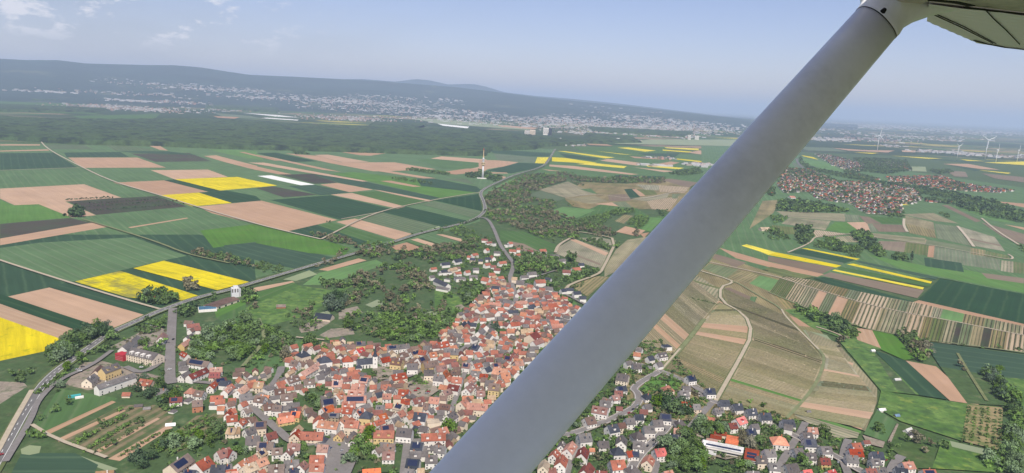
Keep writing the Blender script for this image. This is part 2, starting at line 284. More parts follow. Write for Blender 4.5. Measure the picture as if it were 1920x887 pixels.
# ------------------------------------------------------------------ fields: O = origin and scale of the coordinates, then kind x y x y ...
FIELDS = """
O 0 0 1
me -800,264 700,266 1000,272 1500,285 2600,330 2800,1400 -800,1400
O 0 260 4
mg -500,20 -500,1300 400,1300 900,1290 1900,1050 2500,900 3050,780 3600,620 3600,480 3750,300 4200,100 2900,90 1500,70 300,40
O 0 440 4
dg -200,40 300,0 1500,0 1900,120 1920,350 1200,580 820,740 500,800 380,900 -200,1200
mg 0,190 480,360 560,350 900,270 1240,190 1400,160 1000,20 300,60 0,100
O 0 260 4
dg 0,110 400,105 580,215 0,235
br 510,142 1030,142 1245,217 620,219
db 980,112 1420,108 1590,170 1170,176
dg 480,105 900,100 970,138 500,140
sg 340,45 640,50 700,80 380,80
ls 800,50 1000,60 1200,90 860,90
br 1130,237 1560,232 1710,287 1310,305
ye 1310,305 1780,287 2080,352 1640,390
br 850,330 1230,313 1560,398 1210,425
dg 1230,313 1310,305 1660,392 1570,399
ye 1190,425 1490,405 1740,483 1440,508
dg 1500,405 1700,390 1920,430 1960,465 1740,483
db 500,468 1180,430 1400,510 720,572
br 0,375 630,342 910,442 490,472 720,575 540,592 290,492 110,500 0,450
lg 0,460 100,500 290,492 530,590 0,640
db 0,640 530,595 680,632 0,750
br 0,750 690,630 620,608 820,660 0,800
br 1480,510 1960,465 2530,610 2150,698 1590,560
br 1120,55 1200,55 1260,90 1200,85
br 1530,130 1620,125 1930,205 1930,238 1700,180
lg 1560,80 1920,90 1980,165 1720,120
br 1790,100 1830,100 2100,165 2060,165
dg 870,92 1260,95 1500,125 1000,105
br 0,42 300,42 300,52 0,52
br 0,90 360,80 370,90 0,97
br 960,665 1400,593 1412,598 980,671
lg 1500,690 1920,640 2150,700 2000,760 1600,820
dg 1680,800 2010,770 2560,905 2330,1000 2040,940 1700,860
O 480 260 4
wh 10,280 115,275 440,345 335,350
db 170,270 420,265 610,330 440,340
dg 420,265 560,265 1380,445 1290,465 880,380 620,330
br 480,345 610,332 880,383 700,402
br 880,383 940,390 1330,465 1290,475
br -60,180 60,180 480,255 840,320 800,322 460,268 0,190
br -150,185 -80,190 270,268 170,268 0,235
lg 560,265 720,250 1300,310 1660,405 1380,445 850,320
br 220,110 470,130 640,178 1040,178 1350,230 980,245 880,245 560,185
br 440,122 540,120 850,175 650,178
br 630,100 980,110 860,128 780,125
br 920,245 1000,243 1350,298 1260,300
br 930,318 1010,315 1240,360 1180,362
br 0,120 120,140 450,210 640,250 500,235 200,170
dg 0,110 150,105 460,170 280,175
dg 1200,300 1330,298 1700,370 1660,405 1240,355
sg 1400,300 1560,300 1780,345 1740,360
db 0,370 120,358 460,420 210,442
dg 240,355 440,348 700,402 560,420 480,425
dg 110,460 560,425 1020,528 630,608
br 560,420 720,408 1120,510 1060,525
mg 720,405 900,395 1290,470 1100,505
ls 750,600 950,555 1370,655 1150,715
dg 950,550 1130,510 1600,620 1400,665
br 600,625 740,600 1170,715 1060,762
pl 1320,675 1370,655 1390,665 1170,722
ls 1240,495 1340,470 1690,550 1610,590
mg 1130,510 1210,495 1640,600 1600,620
dg 1340,465 1670,415 1700,545
dg 240,695 460,645 850,780 740,800
mg 460,650 570,630 1020,760 880,790
lg 0,660 230,705 490,760 710,820 660,880 400,860 0,785
br 1310,150 1390,133 1920,170 2180,190 2120,215 2010,220 1860,225 1580,235 1600,215 1780,190
mg 1200,160 1310,150 1780,190 1580,232 1400,225
br 1370,255 1580,225 1860,225 1760,240 1500,270
dg 1720,235 1970,180 2180,190 2160,210 1920,260
O 900 260 4
mg 100,60 560,80 500,200 240,290 0,380 -100,300 0,250
dg 60,80 540,108 520,135 380,135 100,110
sg 100,112 420,140 410,183 290,178 130,160
br -10,160 130,163 290,178 180,210 60,228 -10,270
dg 50,240 290,182 500,188 480,212 230,262
br 70,252 200,255 210,262 80,262
br 100,282 190,285 200,300 150,305
ye 430,140 515,140 495,188 412,183
mg 560,95 1700,120 1920,150 1700,330 1000,300 500,280 380,270 520,195
ye 580,92 640,95 1010,142 940,148
dg 590,108 900,150 860,168 640,143
ye 540,140 640,145 880,182 800,186 540,170
ye 840,182 1100,208 1080,222 720,190
br 520,195 700,205 1190,268 1130,272 520,208
br 900,165 960,152 1250,188 1180,203
br 460,228 620,245 520,242
mg 700,60 1400,60 1400,140 1100,150 760,95
ye 1030,68 1110,66 1320,90 1240,98
ye 860,92 1140,122 1060,118
ye 1380,65 1640,75 1640,88 1400,72
ye 1370,82 1590,98 1560,104 1370,90
ye 1600,46 1750,48 1750,54 1610,52
ye 1810,56 1880,58 1870,64 1810,62
br 800,38 950,42 1000,56 820,48
br 1120,132 1260,142 1420,160 1160,146
br 1560,105 1650,88 1760,105 1700,125
dg 1180,110 1500,112 1460,140 1240,125
ye 1480,150 1760,178 1740,186 1470,156
br 1330,190 1430,172 1500,180 1420,202
br 1150,215 1460,245 1380,252
ye 1240,200 1530,220 1490,230 1260,210
lg 60,395 180,330 290,283 400,300 230,375 190,395
dg 1010,275 1400,285 1330,310 1040,300
vv 640,440 760,325 1100,340 1380,300 1580,360 1500,560 1290,530 1060,530 800,528 640,460
vv 440,385 660,322 870,420 640,445
sg 360,425 450,390 640,450 560,475
vt 640,450 860,430 960,470 820,490
vv 640,460 830,495 800,528 700,510
br 860,490 1010,478 1060,525
mg 750,380 830,375 880,415 840,410
tp 960,420 1090,415 1140,465 970,470
vg 990,480 1090,472 1150,525 1060,520
dg 1080,380 1160,375 1220,435 1130,455
br 1140,380 1180,378 1240,430 1200,435
vg 1170,380 1300,385 1330,420 1240,425
vt 1170,345 1350,350 1340,390 1240,385
tp 1360,310 1420,300 1640,330 1560,370
vw 1340,350 1570,365 1530,410 1350,400
vt 1130,455 1420,410 1400,450 1240,470
vw 1250,470 1500,430 1420,540 1290,530
vg 1440,415 1500,415 1480,450 1440,450
mg 820,530 900,495 1180,525 1290,600 1400,560 1400,700 1200,700 1020,690 900,640 700,620
lg 530,545 620,512 870,535 690,610
me 700,610 980,545 1160,560 1150,640 1020,700 800,640
vt 1010,620 1080,570 1150,580 1080,640
lg 1280,590 1370,600 1280,695 1210,685
br 1020,700 1090,658 1240,690 1180,735
br 1200,715 1270,705 1230,745
mg 150,690 330,700 570,800 560,850 440,870 330,850 250,780 150,770
tp 210,770 330,790 440,845 330,850 230,800
O 860 440 6
vv 1110,150 1290,45 1690,190 1600,390 1300,300 1080,210
br 1250,60 1310,55 1690,210 1650,240
tp 1180,190 1240,190 1600,330 1590,350
vv 1350,40 1560,30 1770,70 1700,170 1540,110
vv 1770,170 1900,60 2300,0 2100,260 1640,480 1640,380
vt 1250,580 1560,470 1700,480 1450,700 1290,600
lg 1120,700 1200,690 1330,780 1330,840 1130,800
O 480 440 4
me -400,600 0,400 300,340 480,260 900,180 1200,160 1700,160 1900,300 1500,800 900,900 0,900 -400,800
lg 350,380 470,290 900,190 980,230 900,250 530,380
br 470,265 770,180 830,195 540,275
pl 200,340 400,270 460,300 300,350
br -60,420 0,398 270,350 290,360 0,430
ml -100,560 300,380 560,420 800,360 700,400 560,480 420,600 120,680 -20,650
mg 0,440 280,360 320,385 0,520
br 1010,90 1130,60 1240,100 1080,140
mg 1120,52 1190,42 1400,112 1310,118
br 1160,40 1210,30 1440,100 1400,115
mg 1250,30 1350,0 1530,60 1440,95
br 1350,0 1400,0 1660,62 1620,80
ml 1340,400 1500,450 1550,500 1540,600 1400,600 1340,560
pl 820,530 910,490 980,520 870,550
pl 420,610 540,570 560,600 430,630
gv 310,690 480,640 560,660 460,720 340,740
gv 620,570 760,540 800,590 620,640
gv 470,760 560,710 720,700 740,750 540,780
br 840,730 1000,690 1070,710 900,745
br 1090,640 1190,600 1200,620 1120,650
pl 1270,590 1340,570 1420,620 1280,640
gp 920,770 1000,750 1010,780 950,800
gv 1490,540 1540,525 1570,550 1520,570
O 420 640 6
mg 60,280 300,120 600,0 940,0 760,180 620,400 440,400 200,340
pl 80,300 190,240 220,250 100,320
O 0 440 4
br 60,468 370,400 1080,605 820,720
dg 380,400 490,368 1190,570 1090,608
dg -20,440 60,470 810,715 740,750 660,745 190,590 -20,520
bs -20,515 190,590 660,750 480,795 -20,630
ye -40,610 480,795 380,870 -40,960
me -40,960 380,870 500,800 700,790 600,900 300,1200 0,1500 -300,1500
yw 560,355 900,275 950,290 1500,465 1370,500 1300,480 1030,480 960,475
ye 1000,255 1230,198 1870,358 1630,420
O 0 560 2.713
me -100,350 250,350 500,150 800,150 860,60 1100,60 1250,200 1250,900 -100,900
gv -100,420 120,430 140,450 0,540 -100,560
mg 160,680 300,460 600,510 560,540 240,700
bs 195,695 570,523 590,530 235,702
gp 280,725 620,545 800,545 890,600 860,660 600,835 540,805
br 550,820 850,650 880,660 610,830
br 290,720 630,565 640,575 300,735
br 480,780 800,610 815,615 500,790
pl 370,790 480,830 600,870 560,887 380,820
gp 780,760 1000,600 1140,580 1120,700 900,790
dg 60,887 110,790 380,790 500,850 480,890 300,990 60,990
pl 105,770 150,750 210,755 200,790 150,800 110,795
mg 1100,100 1250,30 1250,130 1150,130
lg 1090,60 1250,0 1250,30 1100,100
gv 330,440 420,330 520,320 700,370 820,400 800,480 600,440 450,470
gv 560,250 700,180 800,130 860,180 780,240 700,270
O 1440 440 4
mg -500,-700 1920,-350 1920,450 1300,330 400,330 -500,200
dg 340,330 420,320 1090,505 1080,515 700,470
tp 400,310 470,285 1170,420 1120,480
ye 480,272 500,265 1170,400 1160,415
mg 520,262 540,245 1240,370 1200,395
ye 590,225 640,220 1230,355 1220,370
dg 650,205 690,200 1280,325 1250,340
dg 1290,332 2200,500 2200,760 1500,590 1120,495
br 1090,510 1130,495 2100,715 2080,735 1400,590
ye 0,130 60,135 550,235 510,250 0,155
ye -200,85 -160,75 60,135 0,155 -60,130
tp 0,165 500,250 400,300 0,200
br -370,100 -300,120 0,205 420,300 370,320 0,245 -240,180
vg 0,250 120,262 330,330 0,310
ye 250,105 290,105 690,185 660,192
dg 150,140 250,110 660,192 570,220
sg 130,135 150,135 570,215 540,230
lg 740,150 1200,240 1500,270 1920,360 1920,440 1300,320 1000,260
tp 830,50 1035,55 1020,135 830,110
vg 1035,55 1200,85 1190,160 1020,135
br 1205,85 1250,85 1240,175 1195,170
vg 1250,90 1520,135 1740,190 1740,270 1240,200
vt 1520,100 1630,120 1630,165 1520,150
vg 1640,125 1800,160 1820,190 1630,170
vt 1750,195 1840,205 1840,290 1745,275
vg 1840,205 2000,230 2000,300 1840,290
dg 1170,175 1450,215 1470,285 1180,240
tp 1600,290 1920,330 1920,370 1640,330
vg 1190,40 1520,95 1520,130 1180,70
vw 760,15 1190,40 1180,70 780,22
vt 490,20 620,10 680,60 560,60
O 1440 260 4
vv -40,470 90,460 40,560 -140,680
vt 60,545 580,565 580,625 130,590
vv 100,640 160,595 470,620 430,690
lg 430,690 500,628 590,630 740,715 660,720
br 590,630 740,628 770,700 690,700
vg 740,632 780,640 820,700 770,705
vg 570,570 680,575 690,625 590,625
tp 680,580 760,590 850,640 740,640
mg 760,585 1000,600 1010,640 860,640
tp 780,642 1010,650 1040,705 830,700
vg 30,650 300,680 300,720 40,720
vw 310,680 610,720 360,745
vv 770,710 1180,750 1180,800 790,745
vv 1030,580 1240,630 1250,690 1030,640
vt 1030,640 1250,690 1260,750 1060,710
vg 1250,640 1410,660 1530,810 1270,750
vv 1430,660 1700,740 1780,850 1560,810
tp 1490,745 1740,800 1750,812 1510,760
tp 1300,500 1350,500 1600,620 1560,630
lg 1380,510 1440,500 1880,640 1700,620
br 1130,375 1360,400 1290,412
ye 870,468 1060,500 1000,500
br 1690,470 1930,490 1930,520
tp 1600,630 1930,720 1930,800 1760,740
br 1770,645 1930,670 1930,690
vt 1240,560 1430,640 1250,620 1000,570
lg 260,150 450,180 560,250 420,230 270,185
ye 250,125 340,140 380,160 270,135
sg 180,180 260,190 400,230 200,215
ye 640,103 830,108 780,115
br 480,70 700,85 950,90 900,105 600,90
br 1000,88 1110,90 1100,104 1010,100
dg 1190,150 1640,180 1500,185
ye 1440,155 1630,170 1500,168
ye 1620,180 1930,172 1930,200
br 1310,190 1500,190 1740,235 1600,230
ye 1560,235 1820,258 1800,265
dg 1360,200 1600,235 1560,245
pl 1075,210 1180,212 1190,250 1080,245
ye 920,128 1310,150 1200,152
tp 1330,240 1480,250 1500,290 1400,285
tp 1600,260 1920,290 1920,330 1700,300
sg 200,60 480,70 600,100 300,90
O 1200 440 4
vv -100,800 60,760 270,500 430,300 520,210 560,150 1100,330 980,430 1200,560 1500,890 1500,1400 -100,1400
vt 270,480 430,310 590,410 600,500 520,540
vg 470,260 520,220 740,265 650,330
vt 650,330 760,275 880,310 800,370
lg 820,370 900,310 1060,350 970,430
tp 540,180 570,150 800,215 720,250
vg 930,265 980,245 1300,320 1200,340
vt 1000,460 1080,430 1200,560 1090,560
tp 620,410 670,400 850,480 830,510 620,440
br 485,465 600,505 730,580 520,510
br 460,710 490,675 820,790 790,840
br 400,770 430,760 740,880 650,890
bs 100,700 160,655 390,740 320,830 60,760
vv 220,560 500,620 460,680 180,640
vt 540,540 740,590 830,720 560,640
mg 820,580 1150,690 1130,700 820,600
mg 600,480 830,520 840,560 720,570
mg 830,470 880,470 820,600 790,600
vt 860,660 1150,700 1330,880 900,800
br 1110,610 1200,640 1280,700 1190,690
ml 1080,570 1160,560 1600,700 1900,860 1560,890 1480,770 1280,700
pl 1220,720 1400,760 1510,890 1340,880
vg 380,350 400,345 600,405 590,412
O 1100 630 6
vt 680,0 1190,0 1060,150 850,80
vt 950,320 1100,120 1700,330 1640,480 1560,560
vg 1000,250 1030,240 1640,420 1630,450 1300,370
tp 1100,140 1110,120 1700,330 1680,350
br 1190,10 1240,0 1740,190 1720,230
bs 1440,0 1860,0 1800,130
lg 600,90 680,10 860,90 800,150
lg 570,620 810,430 1100,520 1000,620 830,630
lg 860,400 940,330 1140,410 1060,480
lg 1220,520 1260,460 1550,570 1480,640 1280,600
lg 640,180 760,180 760,215 650,215
O 1460 560 2.713
vv -60,60 30,60 230,310 190,430 40,600 -100,590
vt 0,260 220,330 190,420 -60,320
bs 0,365 170,425 160,450 -60,380
vv 130,160 300,230 500,460 500,530 440,680 100,560 230,320
vg 160,490 200,440 480,545 460,610
tp 230,425 250,430 500,530 495,545
br 230,285 260,290 380,335 375,345
br 110,545 430,655 420,672 100,560
lg 80,570 420,680 415,695 75,580
vt 90,590 410,690 400,715 290,715 80,600
ml 290,200 340,205 470,260 715,495 520,475 400,330
me 480,270 500,290 700,495 600,470
dg 480,265 645,320 860,520 715,497
br 645,320 800,350 1020,548 870,525
dg 735,220 1248,290 1248,415 1120,405 820,350
lg 475,165 590,185 690,310 640,318 520,265
bs 380,150 475,165 520,258 400,215
ml 520,475 960,540 1140,560 1130,780 930,730 620,630 500,560
mg 500,570 600,635 545,735 430,695
me 600,635 800,700 790,870 700,870 560,760
ml 830,720 1130,800 1100,890 780,870
or 960,545 1140,560 1130,780 930,730
me 820,350 1040,390 1170,550 960,540
ml 1120,405 1260,415 1260,560 1200,540
gv 425,700 540,735 530,765 450,745
gv 600,640 610,645 570,740 550,740
pl 870,730 1120,790 1080,810 880,760
"""
TOWN = """
O 0 0 1
tw 205,660 240,640 330,585 420,575 420,600 370,650 440,690 530,690 545,650 640,620 750,660 800,640 860,600 880,560 800,525 830,485 900,430 930,440 1010,470 1090,480 1130,520 1110,560 1300,887 1300,1000 300,1000 300,887 430,800 330,740 150,725
tg 1170,640 1240,635 1340,750 1480,785 1690,850 1740,887 1740,1000 960,1000 980,850 1100,700
lg 120,735 200,728 300,760 200,800 90,770
"""
FZ = [0.0]
def parse(txt):
    ox = oy = 0.; s = 1.
    for ln in txt.strip().splitlines():
        a = ln.split()
        if not a: continue
        if a[0] == 'O': ox, oy, s = float(a[1]), float(a[2]), float(a[3]); continue
        yield a[0], [(ox+float(p.split(',')[0])/s, oy+float(p.split(',')[1])/s) for p in a[1:]]
FNAME = dict(ye='rapeseed_field', yw='rapeseed_field', br='ploughed_field', bs='ploughed_field', db='ploughed_field', tp='ploughed_field', vt='vineyard', vv='vineyard', vg='vineyard', vw='vineyard',
             tw='village_ground', tg='garden_ground', ml='meadow', me='meadow', lg='meadow', pl='meadow', gp='allotment_ground', gv='gravel_ground', **{'or': 'orchard_ground'})
def flat(name, P, mat, ang=None):
    FZ[0] += 0.005; z = FZ[0]
    P = [np.array(p[:2]) for p in P]; c = sum(P)/len(P)
    if ang is None:
        e = max(((P[(i+1) % len(P)]-P[i]) for i in range(len(P))), key=lambda v: float(v@v)); ang = math.atan2(e[1], e[0])
    ca, sa = math.cos(-ang), math.sin(-ang); m = MB()
    pts = [((p-c)[0]*ca-(p-c)[1]*sa, (p-c)[0]*sa+(p-c)[1]*ca, 0) for p in P]
    A = sum(pts[i][0]*pts[(i+1) % len(pts)][1]-pts[(i+1) % len(pts)][0]*pts[i][1] for i in range(len(pts)))
    if A < 0: pts = pts[::-1]
    m.poly(pts); o = m.build(name, mat, loc=(c[0], c[1], z), rz=ang); return tag(o, kind='structure')
for k, P in parse(TOWN): flat(FNAME.get(k, 'field'), [at(*p) for p in P], k)
FZ[0] = 0.05
for k, P in parse(FIELDS): flat(FNAME.get(k, 'field'), [at(*p) for p in P], k)

# two belts of vineyard plots between curved tracks
def interp(pts, t):
    L = [0.]
    for a, b in zip(pts, pts[1:]): L.append(L[-1]+math.dist(a, b))
    x = t*L[-1]
    for i in range(len(pts)-1):
        if x <= L[i+1]+1e-9:
            u = (x-L[i])/max(L[i+1]-L[i], 1e-9); return (pts[i][0]+(pts[i+1][0]-pts[i][0])*u, pts[i][1]+(pts[i+1][1]-pts[i][1])*u)
    return pts[-1]
VINES = []
def belt(top, bot, kinds, ox=1440, oy=440, s=4):
    T = [(ox+a/s, oy+b/s) for a, b in top]; B = [(ox+a/s, oy+b/s) for a, b in bot]
    tot = sum(wd for _, wd in kinds); t = 0.
    for k, wd in kinds:
        t2 = t+wd/tot; q = [interp(T, t), interp(T, t2), interp(B, t2), interp(B, t)]
        g = [at(*p) for p in q]; d = (g[3]-g[0]); flat('vineyard', g, k, math.atan2(d[1], d[0])); t = t2
        if k[0] == 'v': VINES.append((g, k))
up = [(130, 320), (330, 345), (540, 402), (860, 470), (1140, 522), (1430, 592), (1860, 680), (2200, 760)]
mid = [(90, 330), (300, 400), (500, 462), (740, 532), (1060, 603), (1440, 665), (1900, 758), (2200, 825)]
low = [(10, 440), (280, 560), (480, 622), (700, 712), (900, 745), (1100, 793), (1400, 832), (1900, 885), (2200, 930)]
belt(up, mid, [('vw', 8), ('vt', 8), ('vt', 5), ('vg', 4), ('vw', 9), ('vt', 4), ('vg', 3), ('vw', 3), ('vw', 5), ('vt', 3), ('lg', 7), ('vt', 7), ('vg', 3), ('vt', 9), ('vw', 5), ('vt', 8)])
belt(mid, low, [('vg', 6), ('vw', 4), ('vt', 5), ('br', 3), ('vg', 4), ('br', 4), ('vt', 5), ('vw', 8), ('vt', 2), ('vt', 8), ('vw', 6), ('vt', 3), ('vg', 5), ('vt', 4), ('db', 2), ('vg', 4), ('vv', 4), ('db', 3), ('vt', 6), ('vw', 6), ('vt', 8), ('vw', 6)])

rb = random.Random(4)
def slope(L_, R_, n, special=()):
    ks = []
    for i in range(n): ks.append((rb.choice(('va', 'vb', 'va', 'vb', 'vv')), rb.uniform(.5, 1.6)))
    for i, k, wd in special: ks[i] = (k, wd)
    belt(L_, R_, ks, 0, 0, 1)
slope([(1243, 693), (1275, 656), (1298, 630), (1322, 600), (1348, 568)], [(1341, 752), (1384, 680), (1409, 630), (1396, 593), (1353, 570)], 15, ((7, 'br', .6), (9, 'br', .8), (12, 'vg', .4)))
slope([(1346, 750), (1384, 684), (1412, 630), (1398, 594), (1354, 566), (1354, 541)], [(1474, 783), (1508, 748), (1532, 714), (1545, 676), (1506, 632), (1470, 594)], 17, ((3, 'lg', .3), (6, 'va', 1.5), (8, 'vw', .4), (14, 'vg', .5)))
slope([(1484, 778), (1512, 752), (1538, 716), (1551, 676), (1525, 648)], [(1618, 806), (1636, 780), (1645, 750), (1612, 710), (1570, 655)], 12, ((1, 'br', .8), (2, 'va', .9), (5, 'vg', .8), (7, 'br', .25)))
slope([(1190, 640), (1225, 600), (1262, 560), (1290, 520)], [(1243, 690), (1272, 656), (1318, 602), (1348, 566)], 10, ((4, 'bs', .9), (2, 'bs', .6)))
newmat('vine', (0.085, 0.10, 0.045), var=0, fine=.35, fines=.4, second=(0.12, 0.105, 0.06), bigs=.012)
newmat('vine_bare', (0.26, 0.23, 0.14), var=0, fine=.3, fines=.3, second=(0.19, 0.19, 0.095), bigs=.01)
vm, vm_belt, vm_slope = None, MB(), MB()
for g, k in VINES:
    vm = vm_slope if k in ('va', 'vb', 'vv') else vm_belt; thin = vm is vm_slope
    a0, a1, b1, b0 = [np.array(q[:2]) for q in g]                       # a0-a1 one end of the plot, b0-b1 the other
    wd = (np.linalg.norm(a1-a0)+np.linalg.norm(b1-b0))/2; sp_ = dict(vw=6.5, vv=4.4, va=4.8, vb=4.4, vt=5.2, vg=4.6)[k]; n = max(1, int(wd/sp_))
    for i in range(n):
        u = (i+.5)/n; p, q = a0+(a1-a0)*u, b0+(b1-b0)*u; L_ = float(np.linalg.norm(q-p))
        if L_ < 12 or p[1] > 2600: continue
        d = (q-p)/L_; nn = np.array([-d[1], d[0]])*(.32 if thin else .55 if k != 'vw' else 1.0); s0 = rb.uniform(3, 6)
        while s0 < L_-6:
            s1 = min(L_-3, s0+rb.uniform(18, 60)); hh = rb.uniform(.5, .8) if thin else rb.uniform(.9, 1.5); e = [(p+d*s0-nn), (p+d*s1-nn), (p+d*s1+nn), (p+d*s0+nn)]; z0 = FZ[0]
            vm.mesh([(*x, z0-.3) for x in e]+[(*(x*.7+y*.3), z0+hh) for x, y in zip(e, (e[3], e[2], e[1], e[0]))], [(0, 1, 5, 4), (2, 3, 7, 6), (4, 5, 6, 7), (1, 2, 6, 5), (3, 0, 4, 7)])
            s0 = s1+rb.choice((0, .8, 3, 1.5))
tag(vm_belt.build('vine_rows', 'vine'), 'green-brown vine rows in the narrow side-by-side plots', 'vines', kind='stuff')
tag(vm_slope.build('vine_rows', 'vine_bare'), 'pale bare vine rows on the broad slopes between the tracks', 'vines', kind='stuff')
# ------------------------------------------------------------------ roads and tracks
ROADZ = FZ[0]+0.02
ROADSEG = []; ROADGRID = {}
def smooth(P, it=2):
    for _ in range(it):
        Q = [P[0]]
        for a, b in zip(P, P[1:]): Q += [a*.75+b*.25, a*.25+b*.75]
        P = Q+[P[-1]]
    return P
def strip(name, P, width, mat, z, off=0.0, uv=None):
    m = MB(); L_ = []; R_ = []
    for i, p in enumerate(P):
        d = P[min(i+1, len(P)-1)]-P[max(i-1, 0)]; d = d/np.linalg.norm(d[:2]); n = np.array([-d[1], d[0]])
        L_.append((p[0]+n[0]*(off+width/2), p[1]+n[1]*(off+width/2), z)); R_.append((p[0]+n[0]*(off-width/2), p[1]+n[1]*(off-width/2), z))
    for i in range(len(P)-1): m.poly([R_[i], R_[i+1], L_[i+1], L_[i]])
    return tag(m.build(name, mat), kind='structure')
nroad = [0]
def road(pts, width, mat='asphalt', name='road', kerb=False, sm=2, verge=0):
    P = smooth([at(*p)[:2] for p in pts], sm); nroad[0] += 1; z = ROADZ+nroad[0]*0.012
    for a, b in zip(P, P[1:]):
        n_ = max(1, int(np.linalg.norm(b-a)/3)) if a[1] < 4000 else 0
        for i in range(n_): q = a+(b-a)*(i/n_); ROADGRID.setdefault((int(q[0]//12), int(q[1]//12)), []).append((q[0], q[1], width/2))
    if verge: strip('verge', P, width+verge, 'verge', z-0.006)
    strip(name, P, width, mat, z)
    if kerb:
        for sgn in (-1, 1): strip('kerb', P, .35, 'concrete', z+.12, off=sgn*(width/2+.17)); strip('pavement', P, 1.6, 'gv', z+.115, off=sgn*(width/2+1.15))
    return P, z
main = [(-40, 925), (0, 858), (59, 752), (95, 705), (150, 667), (205, 627), (250, 607), (305, 582), (375, 558), (432, 545), (480, 530), (585, 499), (660, 478), (735, 456), (790, 437), (870, 420), (898, 408), (911, 395), (907, 378), (899, 362), (912, 352), (930, 344), (962, 329), (1020, 313), (1031, 297), (1041, 280)]
P, z = road(main, 10, verge=7)
for s_ in (-1, 1): strip('edge_line', P, .35, 'paint', z+.01, off=s_*4.3)
m = MB(); acc = 0.
for a, b in zip(P, P[1:]):
    Ls = float(np.linalg.norm(b-a)); d = (b-a)/max(Ls, 1e-6); n = np.array([-d[1], d[0]]); t = -acc % 12
    while t+5 < Ls and a[1] < 1500:
        q0 = a+d*t; q1 = a+d*(t+5); w_ = .22
        m.poly([(*(q0-n*w_), z+.01), (*(q1-n*w_), z+.01), (*(q1+n*w_), z+.01), (*(q0+n*w_), z+.01)]); t += 12
    acc = (acc+Ls) % 12
tag(m.build('centre_line', 'paint'), kind='structure')
road([(898, 408), (915, 411), (927, 432), (937, 460), (953, 482), (964, 496), (960, 510), (955, 524), (963, 542), (968, 562), (966, 572), (945, 588), (930, 597), (912, 623), (897, 635), (863, 662), (817, 683), (758, 712), (722, 716), (690, 745), (672, 765), (650, 795), (637, 812), (622, 840), (610, 900)], 9, 'asphalt_village')
road([(528, 690), (522, 712), (500, 737), (463, 757), (470, 764), (527, 814), (545, 832), (600, 838), (622, 838)], 9, 'asphalt_village')
road([(324, 580), (323, 600), (320, 650), (318, 712), (322, 722)], 12, 'asphalt_village')
road([(318, 668), (270, 705), (235, 690)], 8, 'asphalt_village')
road([(318, 712), (360, 718), (410, 722), (463, 757)], 7, 'asphalt_village')
road([(905, 610), (850, 760), (838, 800)], 6, 'asphalt_village')
road([(720, 835), (770, 830), (830, 828)], 9, 'asphalt_village')
road([(765, 833), (757, 900)], 9, 'asphalt_village')
road([(1180, 682), (1203, 687), (1238, 698), (1280, 715), (1303, 725), (1318, 740), (1316, 748), (1340, 756), (1397, 778), (1443, 798), (1490, 820), (1530, 842), (1570, 860), (1610, 885), (1660, 910)], 7.5, 'asphalt_village', kerb=True)
road([(1238, 698), (1183, 730), (1198, 740), (1197, 764), (1147, 789), (1117, 800), (1087, 812), (1050, 822)], 7.5, 'asphalt_village', kerb=True)
road([(1340, 752), (1327, 766), (1310, 786), (1290, 809)], 8, 'asphalt_village')
road([(1262, 790), (1255, 797), (1240, 817), (1195, 860), (1180, 890)], 8, 'asphalt_village', kerb=True)
road([(1195, 858), (1235, 860), (1225, 900)], 6, 'asphalt_village')
road([(1510, 795), (1497, 820), (1485, 837), (1465, 870), (1450, 900)], 7.5, 'asphalt_village')
road([(1590, 827), (1578, 862), (1593, 900)], 8, 'asphalt_village')
road([(1690, 858), (1676, 872), (1665, 900)], 9, 'asphalt_village')
road([(1090, 830), (1070, 862), (1060, 900)], 7, 'asphalt_village')
road([(963, 534), (1003, 538), (1030, 547), (1060, 553), (1092, 570), (1110, 580)], 6, 'asphalt_village')
road([(970, 530), (1000, 522), (1030, 512), (1045, 508)], 5, 'asphalt_village')
road([(1030, 580), (1060, 592), (1080, 598)], 5, 'track')
T = 'track'
road([(1342, 754), (1360, 722), (1384, 680), (1411, 628), (1397, 591), (1350, 566), (1351, 539), (1372, 533), (1372, 527), (1312, 509)], 5, T, 'path', verge=3, sm=1)
road([(1475, 787), (1508, 752), (1534, 715), (1547, 674), (1535, 658), (1507, 630), (1472, 595), (1465, 580), (1420, 555), (1385, 533), (1372, 530)], 4, 'grass_track', 'path', sm=1)
road([(1535, 658), (1507, 630), (1472, 595), (1465, 582)], 3, T, 'path', sm=1)
road([(1240, 696), (1275, 658), (1298, 630), (1320, 600)], 6, 'grass_track', 'path', verge=2)
road([(1240, 696), (1275, 656)], 3, T, 'path')
road([(1330, 493), (1440, 517), (1465, 523), (1520, 541), (1625, 572), (1700, 589), (1765, 600), (1920, 631)], 5, T, 'path')
road([(1440, 549), (1512, 580), (1560, 594), (1615, 617), (1665, 626), (1715, 637), (1797, 647), (1930, 665)], 4, 'grass_track', 'path')
road([(1530, 615), (1560, 624), (1584, 635)], 4, T, 'path')
road([(75, 264), (90, 281), (155, 315), (212, 342), (300, 367), (370, 389), (480, 421), (537, 435), (602, 450)], 6, T, 'path')
road([(-10, 321), (155, 315)], 6, T, 'path')
road([(-30, 478), (0, 490), (125, 530), (240, 565), (300, 582)], 5.5, T, 'path')
road([(155, 412), (225, 433), (300, 457), (350, 478), (430, 495)], 6, 'grass_track', 'path')
road([(602, 450), (700, 400), (790, 380), (870, 366), (899, 362)], 6, T, 'path')
road([(640, 412), (718, 398)], 5, T, 'path')
road([(1073, 446), (1047, 460), (1041, 475)], 7, T, 'path')
road([(1085, 436), (1120, 441), (1157, 450), (1130, 507), (1120, 517), (1068, 535), (1060, 545)], 6, T, 'path', verge=3, sm=1)
road([(1477, 475), (1520, 457), (1527, 445), (1560, 442), (1595, 440)], 5, T, 'path')
